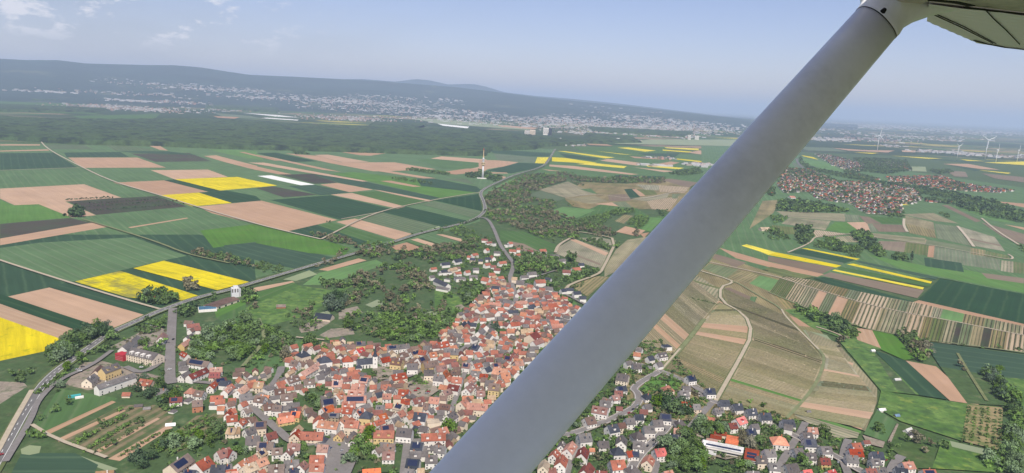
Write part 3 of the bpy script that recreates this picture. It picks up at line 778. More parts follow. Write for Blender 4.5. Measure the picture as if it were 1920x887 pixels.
road([(1595, 440), (1640, 446), (1720, 456), (1840, 478), (1895, 489), (1900, 484), (1890, 478)], 5, T, 'path')
road([(1695, 411), (1694, 424), (1701, 436)], 8, T, 'path')
road([(1795, 425), (1810, 442), (1826, 464)], 8, T, 'path')
road([(1080, 368), (1115, 364), (1200, 376), (1255, 362), (1290, 358)], 5, T, 'path')
road([(1500, 300), (1492, 297), (1498, 310), (1515, 322)], 14, 'asphalt')
road([(1840, 410), (1870, 435), (1910, 460)], 7, T, 'path')
road([(10, 870), (60, 788), (70, 755), (110, 715), (170, 690), (210, 660)], 6, 'asphalt_village')
road([(-10, 862), (20, 805), (60, 735)], 5, T, 'path')
road([(60, 800), (100, 825), (200, 862), (290, 770)][:3], 4, T, 'path', sm=1)
road([(480, 720), (455, 690), (500, 640), (485, 600)][1:], 5, 'grass_track', 'path')
road([(555, 635), (608, 640)], 4, T, 'path')
road([(1430, 820), (1650, 560)][:0] or [(1795, 665), (1815, 700), (1850, 755)], 4, 'grass_track', 'path')
road([(1300, 728), (1340, 750)], 8, 'asphalt_village')
flat('village_square', [at(*p) for p in [(600, 835), (622, 818), (660, 838), (700, 840), (672, 860), (655, 900), (604, 900)]], 'asphalt_village').location.z = ROADZ+1.2
flat('car_park', [at(*p) for p in [(760, 722), (790, 708), (815, 722), (822, 735), (808, 745), (785, 760), (765, 745)]], 'gv').location.z = ROADZ+.01
flat('school_yard', [at(*p) for p in [(1305, 815), (1318, 808), (1320, 830), (1390, 860), (1360, 865), (1310, 850)]], 'gv').location.z = ROADZ+.01
# ------------------------------------------------------------------ houses: ridge ends x,y,x,y then roof wall [width [wall height [h = hipped / F = flat]]]
HOUSES = """
O 120 600 6
620,325,860,150 g w 13 5
330,600,430,480 b c 13 4
420,545,600,480 g y 13 8
350,740,800,590 g w 10 7
340,600,250,660 g c 13 5
860,660,1000,680 r c 13 5
1120,135,1085,195 m w 12 5
1380,50,1520,35 m w 10 5
1450,80,1540,75 m w 10 5
1410,105,1500,65 b w 9 5
1560,110,1680,75 g w 8 3
1440,150,1370,190 g w 9 5
1310,270,1410,210 r y 10 5
1400,290,1540,235 r w 6 3
1330,350,1390,385 r w 9 5
1400,430,1640,470 b w 13 4
1290,470,1370,460 g w 9 5
1290,525,1400,515 g w 9 4
1310,620,1400,570 g w 9 5
1400,620,1600,535 m w 11 5
1640,540,1780,530 r w 11 4
1640,590,1760,590 p c 12 4
1690,670,1820,640 b w 10 4
1760,680,1850,690 k w 10 5
1690,690,1640,740 r w 9 5
1380,760,1470,770 r w 12 4 h
1490,790,1570,800 b w 12 5
1880,720,1800,790 r w 9 5
1060,770,1210,780 g w 12 3
660,815,750,815 r c 7 3
1360,5,1450,10 b w 9 4
O 120 740 6
1190,35,1330,25 m w 10 4
1360,80,1440,40 W w 9 3 F
1450,70,1550,60 b o 12 6
1650,15,1790,10 r w 11 6
1700,60,1810,50 r w 9 5
1640,110,1730,110 W w 8 4 F
1730,130,1810,130 o w 8 4
1830,90,1900,70 b w 9 5
1880,150,1840,210 r w 9 5
1840,240,1910,230 r w 10 4
1860,370,1930,380 t c 11 5
1190,790,1390,660 b c 17 5
1720,640,1860,590 m w 13 6
1480,770,1620,690 r w 17 6
1660,790,1820,790 k w 13 4
1360,840,1480,850 k w 12 5
1200,200,1250,170 W w 7 2 F
360,865,560,850 t c 13 4
1850,850,1915,840 r w 10 5
O 420 640 6
850,115,930,95 k c 16 8 h
1090,170,1170,160 k w 18 9 h
770,215,830,225 b w 12 6
860,350,1060,235 r w 12 5
930,250,1000,225 b w 8 4
1060,350,1180,290 g w 12 6
1190,310,1270,290 W w 10 5 F
1200,340,1280,330 g w 9 6
1310,310,1390,300 g w 10 7
1040,385,1120,370 g w 10 7
700,415,830,375 b w 13 6
900,430,1020,420 b w 12 5
800,490,880,480 b w 10 5
1040,475,1100,475 r w 7 3
870,540,930,520 r w 8 4
1350,165,1430,160 r w 15 7 h
1380,40,1480,35 b w 11 5
1290,80,1350,60 r c 9 5
1490,90,1560,65 R w 11 6
1480,5,1590,0 g y 11 7
1560,110,1640,130 m w 10 4
1440,170,1500,170 m w 9 4
1760,190,1860,170 r w 12 5
1460,370,1520,375 r w 10 5
1540,400,1620,410 r w 12 5
1250,370,1330,390 r w 9 5
1340,400,1430,390 m w 11 5
1220,440,1340,440 r w 14 5
1350,480,1400,480 r w 10 4
1440,480,1590,490 r w 16 6
1400,550,1580,560 r w 12 5
1260,600,1330,560 o w 12 5
1350,615,1600,612 r w 14 6
1330,680,1480,680 r w 14 6
1100,650,1240,630 g s 18 5
1350,740,1450,750 r w 12 5
1240,760,1310,750 r w 8 4
1130,740,1220,715 o w 12 5
920,755,980,745 b w 9 5
940,800,1040,800 g w 8 3
40,500,80,480 r w 10 5
10,450,60,440 k w 9 5
120,480,220,480 g w 9 4
150,550,240,490 o w 12 5
260,480,330,460 r w 10 4
340,460,450,465 t c 12 5
470,490,560,465 g w 13 6 h
180,600,310,580 g w 13 6
580,540,660,530 b w 12 6
640,600,770,590 b w 13 6
370,610,450,620 b w 13 5
460,710,550,700 b w 12 5
560,720,640,720 b w 11 6
60,640,130,640 r w 9 4
40,690,110,670 g w 9 4
190,690,240,670 r w 9 5
230,760,280,740 b w 10 5
60,770,110,755 r w 9 5
740,760,810,750 k w 9 4
1720,580,1760,570 k y 10 6
1660,490,1700,490 r w 9 4
1780,490,1830,490 r w 9 5
1800,590,1870,590 r w 11 5
1640,640,1700,620 r w 9 6
1720,720,1800,720 g w 11 5
1500,770,1560,750 r w 9 5
O 420 747 6
600,222,780,190 O y 11 4
760,145,860,150 O y 11 6
40,195,140,185 r w 12 5
160,260,220,220 r w 10 5
60,330,180,320 t c 12 5
240,215,350,210 b w 9 5
290,225,340,205 b w 9 5
350,262,470,255 b c 13 7
240,345,330,315 g w 12 5
470,400,580,370 m w 12 4
250,430,400,420 g w 15 4
380,490,560,490 b w 13 4
560,560,640,555 b w 11 5
0,560,80,580 m w 13 5
835,345,790,400 r c 12 5
860,375,1120,380 r c 14 4
1060,420,1150,430 k c 11 3 h
720,510,860,508 m w 12 4
740,560,700,600 m w 9 5
1060,520,1170,525 r w 12 7
970,640,1130,640 r w 14 5
970,735,1130,738 r w 12 6
1315,370,1280,405 o y 10 5
1360,430,1440,420 g w 9 4
1480,425,1445,470 b w 10 5
1370,245,1520,255 r c 13 8
1530,305,1670,315 r c 13 6
1690,360,1915,365 r y 13 6
1070,245,1290,270 o w 13 6
1070,190,1060,240 r w 12 6
1100,110,1200,70 o w 12 5
1310,255,1370,185 o w 11 6
1180,165,1300,170 g s 8 4
1540,140,1660,150 k y 14 8 h
1490,150,1550,115 r w 9 6
1740,190,1815,165 o w 11 6
1690,260,1790,225 r w 9 6
1590,290,1680,275 r c 10 4
1760,310,1900,290 m w 11 5
1430,210,1480,235 r w 9 5
1800,515,1918,520 b w 13 4
1700,570,1760,540 b w 9 5
1790,600,1915,600 m w 13 5
170,720,230,680 o w 12 5
210,770,330,715 t c 13 5
360,700,470,655 o c 12 6
270,670,350,635 r w 10 4
380,600,440,560 t c 11 4
500,750,680,740 b w 15 6
620,800,700,790 g w 9 4
690,700,830,690 g w 15 4
900,700,850,750 m w 11 6
750,790,820,780 k w 9 4
40,830,150,820 r w 11 5
0,750,60,740 g w 10 4
400,815,440,800 R w 7 4
1560,800,1760,785 O w 15 5
O 700 600 6
160,290,270,280 g w 11 6
280,280,400,265 g w 11 6
210,425,330,440 b y 16 7
380,490,500,490 g w 14 7
200,620,360,590 r c 13 6
500,430,600,395 b w 13 6
560,475,720,450 b y 15 7
630,370,700,360 o w 12 6
520,335,600,345 r w 12 6
420,360,520,330 b w 11 5
560,290,640,290 g w 11 5
640,235,720,240 r w 10 5
720,255,840,235 r w 15 5
660,280,740,275 m w 9 6
760,400,790,420 r w 10 6
800,370,850,370 r w 10 6
800,320,960,325 g y 16 7
840,190,930,195 b w 14 6
850,110,900,110 g w 11 5
760,110,800,135 r c 9 5
920,145,1000,160 g w 10 5
960,205,1010,210 g w 9 4
1030,210,1080,210 r w 9 4
1095,200,1150,180 g w 9 5
1180,130,1230,90 g w 11 5
1000,155,1090,170 r w 10 4
990,115,1050,100 r c 10 5
990,55,1030,10 k w 9 4
1050,60,1070,0 k w 10 4
1090,30,1160,35 k w 10 4
1240,40,1270,60 r w 11 6
1130,270,1200,290 k w 14 7
1250,300,1310,310 t w 9 4
1330,340,1390,340 r w 11 5
1350,150,1390,165 o w 9 4
1510,100,1580,100 o w 12 6
1440,195,1500,180 r w 11 5
1290,150,1340,170 g w 11 6
1210,230,1250,210 m w 9 5
1730,180,1860,115 m c 20 7
1790,240,1900,200 m w 12 6
1660,110,1740,110 t c 11 4
1470,280,1530,290 r w 11 5
1580,330,1660,330 r w 10 4
1430,330,1500,340 g w 9 4
1620,260,1680,270 m w 9 4
1760,310,1800,310 g w 9 5
1050,340,1110,340 r w 11 5
1160,380,1210,370 r w 9 5
1280,420,1340,420 m w 11 5
1200,425,1240,400 W w 8 4 F
1480,400,1560,410 m w 12 5
1590,470,1680,460 r w 11 5
1570,520,1620,515 o w 10 5
1360,530,1520,560 o w 17 6
1430,600,1530,590 o w 13 6
1250,540,1310,520 k w 11 5
1340,490,1430,480 m w 11 4
1130,500,1210,480 r w 10 5
1010,480,1090,490 m w 12 6
870,480,950,470 m w 11 5
700,520,820,505 m w 14 5
570,560,680,560 g c 13 7
690,610,790,620 g w 14 7
820,560,860,620 o c 9 6
870,570,980,570 b w 10 4
890,640,1000,650 r w 13 6
820,655,870,630 r w 9 5
850,720,970,740 m w 12 6
900,530,980,530 b w 10 5
1100,570,1210,580 g w 11 5
1200,605,1290,610 r w 11 5
1060,690,1130,640 r w 9 5
1040,770,1110,700 m w 12 5
1280,680,1340,680 g w 12 5
1320,710,1410,720 b y 15 6
1420,670,1450,690 r w 9 5
1150,760,1230,740 b w 10 5
1180,800,1240,800 m w 11 5
290,780,400,790 r w 13 5
130,730,170,725 r w 11 5
170,750,250,770 g w 11 5
780,800,860,770 m c 11 6
1110,460,1180,440 g w 9 4
1420,230,1480,240 r w 9 4
1240,480,1300,470 g w 9 5
1390,430,1440,425 g w 9 4
O 700 740 6
270,200,330,170 r w 11 5
260,90,340,110 t c 13 6
330,50,390,50 r w 11 5
440,50,560,20 m w 11 5
640,25,740,35 r w 13 5
760,10,820,15 b y 9 7
520,90,620,100 b w 13 4
750,100,870,115 b w 11 5
700,150,740,130 r w 7 4
720,175,800,175 g w 9 5
480,200,580,210 k w 15 7
600,225,680,235 r c 9 4
690,235,780,240 g w 9 4
830,230,910,180 g w 13 6
600,300,740,290 t c 13 5 F
210,270,280,245 g w 11 5
270,370,440,385 g w 15 7
470,345,510,365 k w 8 4
540,350,600,360 g w 10 4
730,385,820,360 r w 12 4
540,440,810,430 r w 13 5
980,80,1040,40 r c 13 6
1060,90,1290,110 r c 13 6
440,530,550,540 k w 13 6
420,640,520,635 g w 12 5
400,720,500,730 k w 14 4
550,640,600,640 g w 8 4
610,680,700,680 g w 13 5
710,570,800,580 g w 12 5
560,580,680,575 g w 8 3
340,830,460,840 g w 11 4
500,830,570,825 t c 7 3
O 860 440 6
560,85,600,80 r w 10 6
520,110,560,115 W w 9 5 F
570,165,650,170 r w 10 5
640,220,690,210 r w 9 5
650,150,690,150 R w 9 5
770,175,830,170 m w 11 5
910,165,980,160 r w 12 6
260,45,330,50 m w 9 4
310,80,370,75 m w 9 4
380,100,410,95 W w 9 5 F
300,160,330,150 r w 10 5
150,215,210,205 r w 10 5
100,235,140,240 r w 8 4
130,260,190,265 k y 10 5
220,275,270,275 k c 10 5
350,210,420,270 r w 10 5
400,185,470,190 g w 9 5
300,255,360,255 k w 10 5
290,325,350,315 r w 10 5
360,345,420,345 p w 9 4
450,305,530,295 r w 10 5
400,375,470,380 m w 10 5
270,475,350,490 R w 14 5
340,430,410,430 r w 11 5
440,475,500,465 r w 10 5
600,475,660,480 t c 11 6
650,515,740,520 g c 15 6
380,575,460,585 k w 13 5
780,560,840,570 r c 11 5
860,510,970,505 r w 13 6
780,420,870,415 g w 12 5
700,460,780,455 g w 10 4
950,235,1020,225 g w 9 4
1030,225,1130,225 g w 10 4
1130,275,1200,270 g w 11 5
1350,320,1410,320 k w 11 4
1270,375,1370,365 R w 12 5
1170,395,1260,400 m w 12 5
980,480,1040,490 k w 9 4
960,580,1060,590 g w 12 4
1150,610,1200,605 k w 11 5
1210,600,1290,600 k w 10 5
1290,640,1370,635 k w 11 5
1360,690,1430,690 k w 11 5
1000,765,1110,760 r w 12 5
1130,820,1220,805 r w 12 5
960,685,1030,675 m w 12 5
1040,650,1110,650 r w 10 5
270,650,350,650 r w 10 6
400,700,480,690 r w 11 5
500,745,600,740 g w 12 5
540,620,600,600 o w 11 6
660,660,700,640 m w 9 5
700,670,830,660 m w 12 5
780,720,900,710 g w 10 4
640,750,770,745 r w 11 5
640,790,720,790 r w 9 5
800,790,850,780 k w 10 5
480,660,540,650 g w 9 4
O 780 440 7.389
350,390,460,380 k w 11 5
520,350,620,330 k w 12 5
200,460,280,450 r w 8 4
340,500,420,480 k w 9 4
460,470,560,450 t c 10 5
540,520,620,510 r w 9 4
680,500,740,490 r w 9 5
790,460,870,460 g w 9 6
740,560,850,560 g w 11 5
270,600,450,680 k w 12 6
190,570,250,560 g w 9 5
540,570,600,630 W w 9 5 F
600,580,680,590 g w 8 4
310,530,490,520 W w 9 4 F
290,710,460,740 g w 8 4
400,610,480,620 W w 9 4 F
520,450,610,445 b w 8 4
O 840 520 6
330,350,390,320 r w 12 6
470,280,600,290 r w 11 4
530,220,600,220 r w 10 5
620,240,720,260 g w 12 5
410,410,510,400 b w 12 5
360,460,430,460 r w 9 5
290,450,340,460 m w 9 5
500,350,560,380 r w 11 5
560,340,630,340 r w 10 5
640,290,700,300 r w 10 5
760,290,830,310 r w 10 5
680,370,790,370 k w 10 4
610,420,680,420 m w 10 5
750,420,850,460 m w 12 5
820,390,890,400 o w 12 5
880,370,970,380 m w 14 5
910,320,960,320 k w 10 5
950,425,1040,430 r w 12 5
1120,300,1220,290 r w 12 5
1220,370,1290,350 r w 12 5
1290,330,1350,350 r w 11 5
1110,435,1200,440 m w 10 4
1210,455,1290,470 W w 10 5 F
1150,490,1240,485 r w 11 5
1160,530,1290,520 r w 12 5
1040,465,1140,470 g w 9 4
1050,500,1100,490 r w 9 4
870,480,930,490 m w 11 6
700,510,800,500 r w 11 5
510,500,610,500 r w 11 5
640,500,690,520 m w 10 5
920,530,970,530 r w 9 4
980,520,1010,560 r w 8 4
180,410,250,395 m w 11 5
O 980 747 6
560,480,500,570 r w 12 6
380,570,340,630 r w 10 5
450,630,420,720 r w 12 6
450,475,430,530 g w 8 5
250,685,230,760 t c 11 5
270,790,370,780 m w 9 3
640,400,750,390 g w 15 6
690,540,660,625 m w 12 6
760,560,800,560 o w 6 3
870,480,950,480 g w 12 4
1120,410,1110,480 g w 12 5
1280,375,1330,370 g w 15 5 h
1270,480,1350,490 g w 13 5
1020,550,1130,545 k w 14 6 h
1170,600,1240,585 r w 10 5
1240,595,1290,600 k w 9 5
1000,700,1130,690 r w 16 5
750,720,690,810 m w 13 6
830,815,950,820 m w 10 5
1190,765,1300,745 g w 15 5 h
1430,630,1400,700 r c 12 5
1500,570,1580,560 R w 13 5
970,305,1050,290 k w 14 6
700,220,800,200 b w 14 5
790,80,960,110 m w 14 6
870,20,990,30 g w 13 5
1070,280,1150,270 b c 10 5
1170,225,1240,220 g w 12 5
1280,180,1340,180 k w 11 5
1320,120,1410,130 p w 10 5
1370,70,1440,60 g w 10 4
1370,310,1470,310 g w 13 6
1460,245,1570,240 g w 13 6
1550,170,1670,180 k w 13 6
1730,240,1830,240 g w 13 5 h
1710,335,1790,345 r w 10 5
1640,410,1720,410 k w 13 6
1060,90,1120,95 m w 8 3
1610,820,1660,810 r w 11 5
O 1100 630 6
570,125,620,135 W w 10 5
530,180,610,190 O w 10 5
690,230,740,220 k w 11 5
870,115,930,110 k w 13 6 F
800,195,890,180 g w 12 6
790,300,830,290 g w 11 5
440,285,500,275 g w 10 5
520,310,610,310 g w 13 5
350,420,470,440 g c 17 5
340,570,440,560 k w 11 5
320,615,400,620 m w 11 5
290,670,350,660 m w 11 5
190,690,280,715 b w 13 5
860,560,970,555 r c 13 6 h
1130,450,1210,440 k w 13 6
1050,615,1140,615 g w 13 6
1090,560,1160,565 g w 11 5
1350,590,1430,590 k w 13 6
640,650,740,640 k w 13 4 h
930,690,1010,685 g w 10 5
1070,740,1160,740 r c 12 5
1190,770,1270,765 g c 11 5
O 1260 747 6
540,20,640,20 k w 13 5
690,65,780,60 k w 13 5
850,120,940,115 k w 13 5
1000,165,1100,165 k w 14 5
480,110,570,105 g w 12 4
1240,240,1370,240 k w 14 6
1290,290,1340,300 g w 10 6
400,205,480,220 r c 9 4
650,280,710,275 m w 11 4
720,230,810,200 R w 13 5
850,345,930,340 k w 11 5
900,290,960,285 g w 10 5
1160,420,1270,430 O w 19 5 h
1040,575,1150,570 g w 13 6
960,650,1050,650 g c 12 6
1100,725,1210,735 g w 12 5
1280,745,1400,730 g w 15 5
1370,565,1460,555 g w 12 5
1520,615,1600,615 g w 12 4
1540,325,1620,330 r w 12 5
1480,385,1560,385 g w 12 5
1500,455,1600,460 k w 14 6
1680,540,1780,540 g w 13 5
1670,670,1770,675 m y 11 4
1480,810,1560,800 R w 11 5
1760,815,1820,800 R w 11 5
840,820,980,820 g w 13 5
O 1500 747 6
580,505,680,500 r w 12 5
550,570,700,575 r w 13 5
530,635,640,645 g w 13 5
820,600,920,605 k w 13 6
810,680,880,680 g w 11 5
740,790,850,790 m w 12 5
870,780,940,775 g w 12 5
1150,720,1270,710 r w 12 5
1090,780,1190,790 k w 13 5
1380,800,1520,800 r w 13 5
710,475,780,470 m w 6 3
"""
ROOF = dict(r='red', o='orange', O='bright', b='brown', m='maroon', k='slate', g='grey', t='tan', p='pink', R='scarlet', W='pale')
WALL = dict(w='white', c='cream', y='yellow', s='stone', o='rust')
STRUT_L = lambda y: 806+(887-y)/1.081
STRUT_R = lambda y: 997+(887-y)/1.193
def roof_rise(w): return min(.44*w, 6.0)
def house_geom(Lh, W_, hw, kind, sink=1.0, dh=0.0):
    """walls and roof in local space: ridge along X"""
    a, b = Lh/2, W_/2; rise = 0.0 if kind == 'F' else roof_rise(W_)
    wl, rf = MB(), MB(); z0 = -sink
    if kind == 'F':
        wl.box(-a, a, -b, b, z0, hw); rf.box(-a-.15, a+.15, -b-.15, b+.15, hw+.002, hw+.3); return wl, rf, rise
    if kind == 'h':
        wl.box(-a, a, -b, b, z0, hw)
        r = max(a-b*.85, .8); e = .45; zE = hw-.1
        vs = [(-a-e, -b-e, zE), (a+e, -b-e, zE), (a+e, b+e, zE), (-a-e, b+e, zE), (-r, 0, hw+rise), (r, 0, hw+rise)]
        rf.mesh(vs, [(0, 1, 5, 4), (1, 2, 5), (2, 3, 4, 5), (3, 0, 4), (3, 2, 1, 0)])
    else:
        vs = [(-a, -b, z0), (a, -b, z0), (a, b, z0), (-a, b, z0), (-a, -b, hw), (a, -b, hw), (a, b, hw), (-a, b, hw), (-a, 0, hw+rise-.05), (a, 0, hw+rise-.05)]
        wl.mesh(vs, [(3, 2, 1, 0), (0, 1, 5, 4), (2, 3, 7, 6), (1, 2, 6, 9, 5), (3, 0, 4, 8, 7)])
        e, g_, th = .45, .35, .22; s_ = rise/b
        for sg in (-1, 1):
            y1 = sg*(b+e); z1 = hw-e*s_
            q = [(-a-g_, 0, hw+rise), (a+g_, 0, hw+rise), (a+g_, y1, z1), (-a-g_, y1, z1)]
            top = [(x, y, z+th) for x, y, z in q]
            rf.mesh(q+top, [(4, 5, 6, 7) if sg < 0 else (7, 6, 5, 4), (0, 3, 2, 1), (2, 3, 7, 6), (1, 2, 6, 5), (3, 0, 4, 7)])
    return wl, rf, rise
HS = []
_w = MB(); _w.box(-1, 1, -1, 1, -1, 1); _o = _w.build('window', 'glass'); WINM = _o.data; bpy.data.objects.remove(_o)
ox = oy = 0.; sc_ = 1.
for ln in HOUSES.strip().splitlines():
    a = ln.split()
    if a[0] == 'O': ox, oy, sc_ = map(float, a[1:4]); continue
    x1, y1, x2, y2 = map(float, a[0].split(',')); x1, x2 = ox+x1/sc_, ox+x2/sc_; y1, y2 = oy+y1/sc_, oy+y2/sc_
    W_ = (float(a[3]) if len(a) > 3 else 10.)*.9; hw = (float(a[4]) if len(a) > 4 else 5.); hw += 1.5 if hw >= 4 else .3; kd = a[5] if len(a) > 5 else 'g'
    zr = hw+(0 if kd == 'F' else roof_rise(W_))
    p, q = at(x1, y1, zr)[:2], at(x2, y2, zr)[:2]; c = (p+q)/2; d = q-p; L0 = float(np.linalg.norm(d))
    Lh = min(max(L0, W_*.95), max(20., min(L0, 46.) if abs(x2-x1) > 22 else 20.))
    HS.append(dict(c=c, ang=math.atan2(d[1], d[0]), L=Lh, W=W_, hw=hw, kd=kd, r=a[1], w=a[2], px=((x1+x2)/2, (y1+y2)/2), y=((y1+y2)/2)))
for h in HS: h['dist'] = float(np.linalg.norm(h['c']))
HS.sort(key=lambda h: h['dist']/math.sqrt(h['L']*h['W'])*12)
INDIV, REST = HS[:288], HS[288:]
rr_ = random.Random(11)
for h in INDIV:
    root = empty('house', (h['c'][0], h['c'][1], 0.1), h['ang']); h['obj'] = root
    wl, rf, rise = house_geom(h['L'], h['W'], h['hw'], h['kd'])
    wl.build('wall', 'wall_'+WALL[h['w']], root); ro = rf.build('roof', 'roof_'+ROOF[h['r']], root)
    a, b = h['L']/2, h['W']/2
    if h['kd'] != 'F' and rr_.random() < .8:
        ch = MB(); cx = rr_.uniform(-a*.5, a*.5); cy = rr_.choice((-1, 1))*b*.25; ch.box(cx-.45, cx+.45, cy-.45, cy+.45, h['hw']+rise*.45, h['hw']+rise+1.0)
        ch.build('chimney', rr_.choice(('wall_rust', 'wall_white', 'wall_stone')), ro)
    h['solar'] = False
    near = h['dist'] < 1000 and h['kd'] != 'F'
    if near:
        R2 = np.array([math.cos(h['ang']), math.sin(h['ang'])]); n2 = np.array([-R2[1], R2[0]]); tocam = -h['c']/h['dist']
        sy = 1 if n2@tocam > 0 else -1; sx_ = 1 if R2@tocam > 0 else -1
        wm = []
        nwin = max(2, int(h['L']/3.6)) if abs(n2@tocam) > .35 else 0; nwin = min(nwin, 6)
        for fl in range(1 if h['hw'] < 5.2 else 2):
            zc = 1.7+2.8*fl
            for i in range(nwin):
                if rr_.random() < .12: continue
                x = -a+h['L']*(i+.5)/nwin+rr_.uniform(-.3, .3); y = sy*(b+.03); wm.append((x, y, zc, .65, .05, .75))
        if abs(R2@tocam) > .35:
            for (yy, zc) in ((-b*.42, 1.9), (b*.42, 1.9), (0, h['hw']+.3)) + (((-b*.4, 4.5), (b*.4, 4.5)) if h['hw'] >= 5.5 else ()):
                wm.append((sx_*(a+.03), yy, zc, .05, .6, .7))
        for (cx_, cy_, cz_, ex_, ey_, ez_) in wm[:9]:
            o = bpy.data.objects.new('window', WINM); col.objects.link(o); o.parent = root; o.location = (cx_, cy_, cz_); o.scale = (ex_, ey_, ez_)
        # roof windows, dormers and solar panels lie on the slope turned to the camera
        def onroof(x, u, lift=.27): return (x, sy*b*u, h['hw']+rise*(1-u)+lift)
        if h['kd'] == 'g' and rr_.random() < (.55 if h['r'] == 'k' else .13) and abs(n2@tocam) > .3:
            m = MB(); x0, x1 = -a*.75, a*rr_.uniform(.1, .8); q = [onroof(x0, .15, .36), onroof(x1, .15, .36), onroof(x1, .8, .36), onroof(x0, .8, .36)]
            q2 = [(x, y, z-.1) for x, y, z in q]; m.mesh(q+q2, [(0, 1, 2, 3), (7, 6, 5, 4), (0, 4, 5, 1), (1, 5, 6, 2), (2, 6, 7, 3), (3, 7, 4, 0)]); m.build('solar_panel', 'solar', ro); h['solar'] = True
        elif h['kd'] == 'g' and h['L'] > 9:
            if rr_.random() < .45:
                dn = 1 if h['L'] < 14 else 2
                for i in range(dn):
                    x = -a+h['L']*(i+.5)/dn; m = MB(); zt = h['hw']+rise*.72
                    m.box(x-1.3, x+1.3, min(sy*b*.25, sy*b*.8), max(sy*b*.25, sy*b*.8), h['hw']+rise*.2, zt); dmr = m.build('dormer', 'wall_'+WALL[h['w']], ro)
                    m = MB(); m.box(x-1.6, x+1.6, min(sy*b*.2, sy*b*.88), max(sy*b*.2, sy*b*.88), zt+.003, zt+.25); m.build('dormer_roof', 'roof_'+ROOF[h['r']], ro)
            else:
                for i in range(rr_.randint(1, 3)):
                    x = rr_.uniform(-a*.7, a*.7); m = MB(); q = [onroof(x-.45, .4, .34), onroof(x+.45, .4, .34), onroof(x+.45, .65, .34), onroof(x-.45, .65, .34)]
                    q2 = [(X, Y, Z-.12) for X, Y, Z in q]; m.mesh(q+q2, [(0, 1, 2, 3), (7, 6, 5, 4), (0, 4, 5, 1), (1, 5, 6, 2), (2, 6, 7, 3), (3, 7, 4, 0)]); m.build('skylight', 'glass', ro)

# remaining houses of the village, too small or too many to be told apart
def seg_near(p, lim):
    i, j = int(p[0]//12), int(p[1]//12)
    for a in (i-1, i, i+1):
        for b in (j-1, j, j+1):
            for x, y, w_ in ROADGRID.get((a, b), ()):
                if (x-p[0])**2+(y-p[1])**2 < (w_+lim)**2: return True
    return False
SM = MB(); SMATS = ['wall_white', 'wall_cream', 'wall_stone']+['roof_'+k for k in ('red', 'orange', 'brown', 'maroon', 'slate', 'grey', 'tan')]
def stuff_house(T, c, ang, L_, W_, hw, wi, ri, kind='g'):
    wl, rf, _ = house_geom(L_, W_, hw, kind); ca, sa = math.cos(ang), math.sin(ang)
    for src, mi in ((wl, wi), (rf, 3+ri)):
        vs = [(c[0]+x*ca-y*sa, c[1]+x*sa+y*ca, z) for x, y, z in src.v]; T.mesh(vs, src.f, mi)
RI = dict(r=0, o=1, O=1, b=2, m=3, k=4, g=5, t=6, p=3, R=0, W=5)
for h in REST: stuff_house(SM, h['c'], h['ang'], h['L'], h['W'], h['hw'], {'w': 0, 'c': 1}.get(h['w'], 1), RI[h['r']], h['kd'])
CORE = [(440, 700), (530, 690), (545, 655), (640, 640), (760, 655), (820, 640), (860, 595), (900, 560), (920, 520), (1000, 540), (1060, 560), (1085, 580), (830, 850), (600, 830), (480, 790)]
HC = np.array([h['c'] for h in HS]); occ = [(h['c'], (h['L']+h['W'])/4) for h in HS]
cells = {}
def occ_add(c, r): cells.setdefault((int(c[0]//20), int(c[1]//20)), []).append((c[0], c[1], r))
for c, r in occ: occ_add(c, r)
def free(p, r):
    i, j = int(p[0]//20), int(p[1]//20)
    for a in range(i-2, i+3):
        for b in range(j-2, j+3):
            for (x, y, q) in cells.get((a, b), ()):
                if (x-p[0])**2+(y-p[1])**2 < (q+r)**2: return False
    return True
EXCL = [[(668, 680), (712, 676), (725, 700), (700, 712), (672, 700)], [(698, 690), (740, 690), (742, 712), (700, 716)], [(750, 705), (795, 700), (830, 715), (826, 745), (770, 750)], [(572, 722), (615, 720), (616, 742), (580, 744)],
        [(545, 737), (605, 742), (604, 774), (560, 765)], [(520, 798), (560, 790), (636, 806), (634, 818), (600, 812), (530, 812)], [(758, 752), (786, 752), (786, 775), (760, 772)], [(693, 757), (714, 757), (714, 774), (693, 774)],
        [(880, 612), (905, 605), (905, 622), (885, 622)], [(920, 605), (955, 602), (952, 625), (925, 625)], [(700, 855), (760, 850), (755, 890), (700, 890)], [(560, 842), (590, 838), (590, 858), (558, 860)], [(420, 790), (470, 800), (470, 840), (430, 850)]]
for e_ in EXCL[:2]+EXCL[3:]: flat('garden_ground', [at(*p) for p in e_], 'me' if e_ is not EXCL[1] and e_ is not EXCL[2] else 'gv')
occ_add(at(690, 689)[:2], 17)
gp_ = [at(*p) for p in CORE]; xs = [p[0] for p in gp_]; ys = [p[1] for p in gp_]; rh = random.Random(5)
for _ in range(16000):
    p = np.array([rh.uniform(min(xs), max(xs)), rh.uniform(min(ys), max(ys))]); x, y = proj((p[0], p[1], 3))
    if not inpoly(x, y, CORE) or not free(p, 5.3) or seg_near(p, 4.0) or any(inpoly(x, y, e_) for e_ in EXCL): continue
    if STRUT_L(y)+60 < x: continue
    L_, W_, hw = rh.uniform(7, 13), rh.uniform(6, 9), rh.choice((3, 4, 5, 6, 6.5)); nb = HS[int(np.argmin(((HC-p)**2).sum(1)))]
    stuff_house(SM, p, nb['ang']+rh.choice((0, 0, PI/2)), L_, W_, hw, rh.choice((0, 0, 1, 1, 2)), rh.choice((0, 0, 1, 2, 2, 3, 5, 5, 6)))
    occ_add(p, (L_+W_)/4)
tag(SM.build('village_houses', SMATS), 'dense red and grey roofed houses filling the old village centre beyond the church', 'houses', kind='stuff')

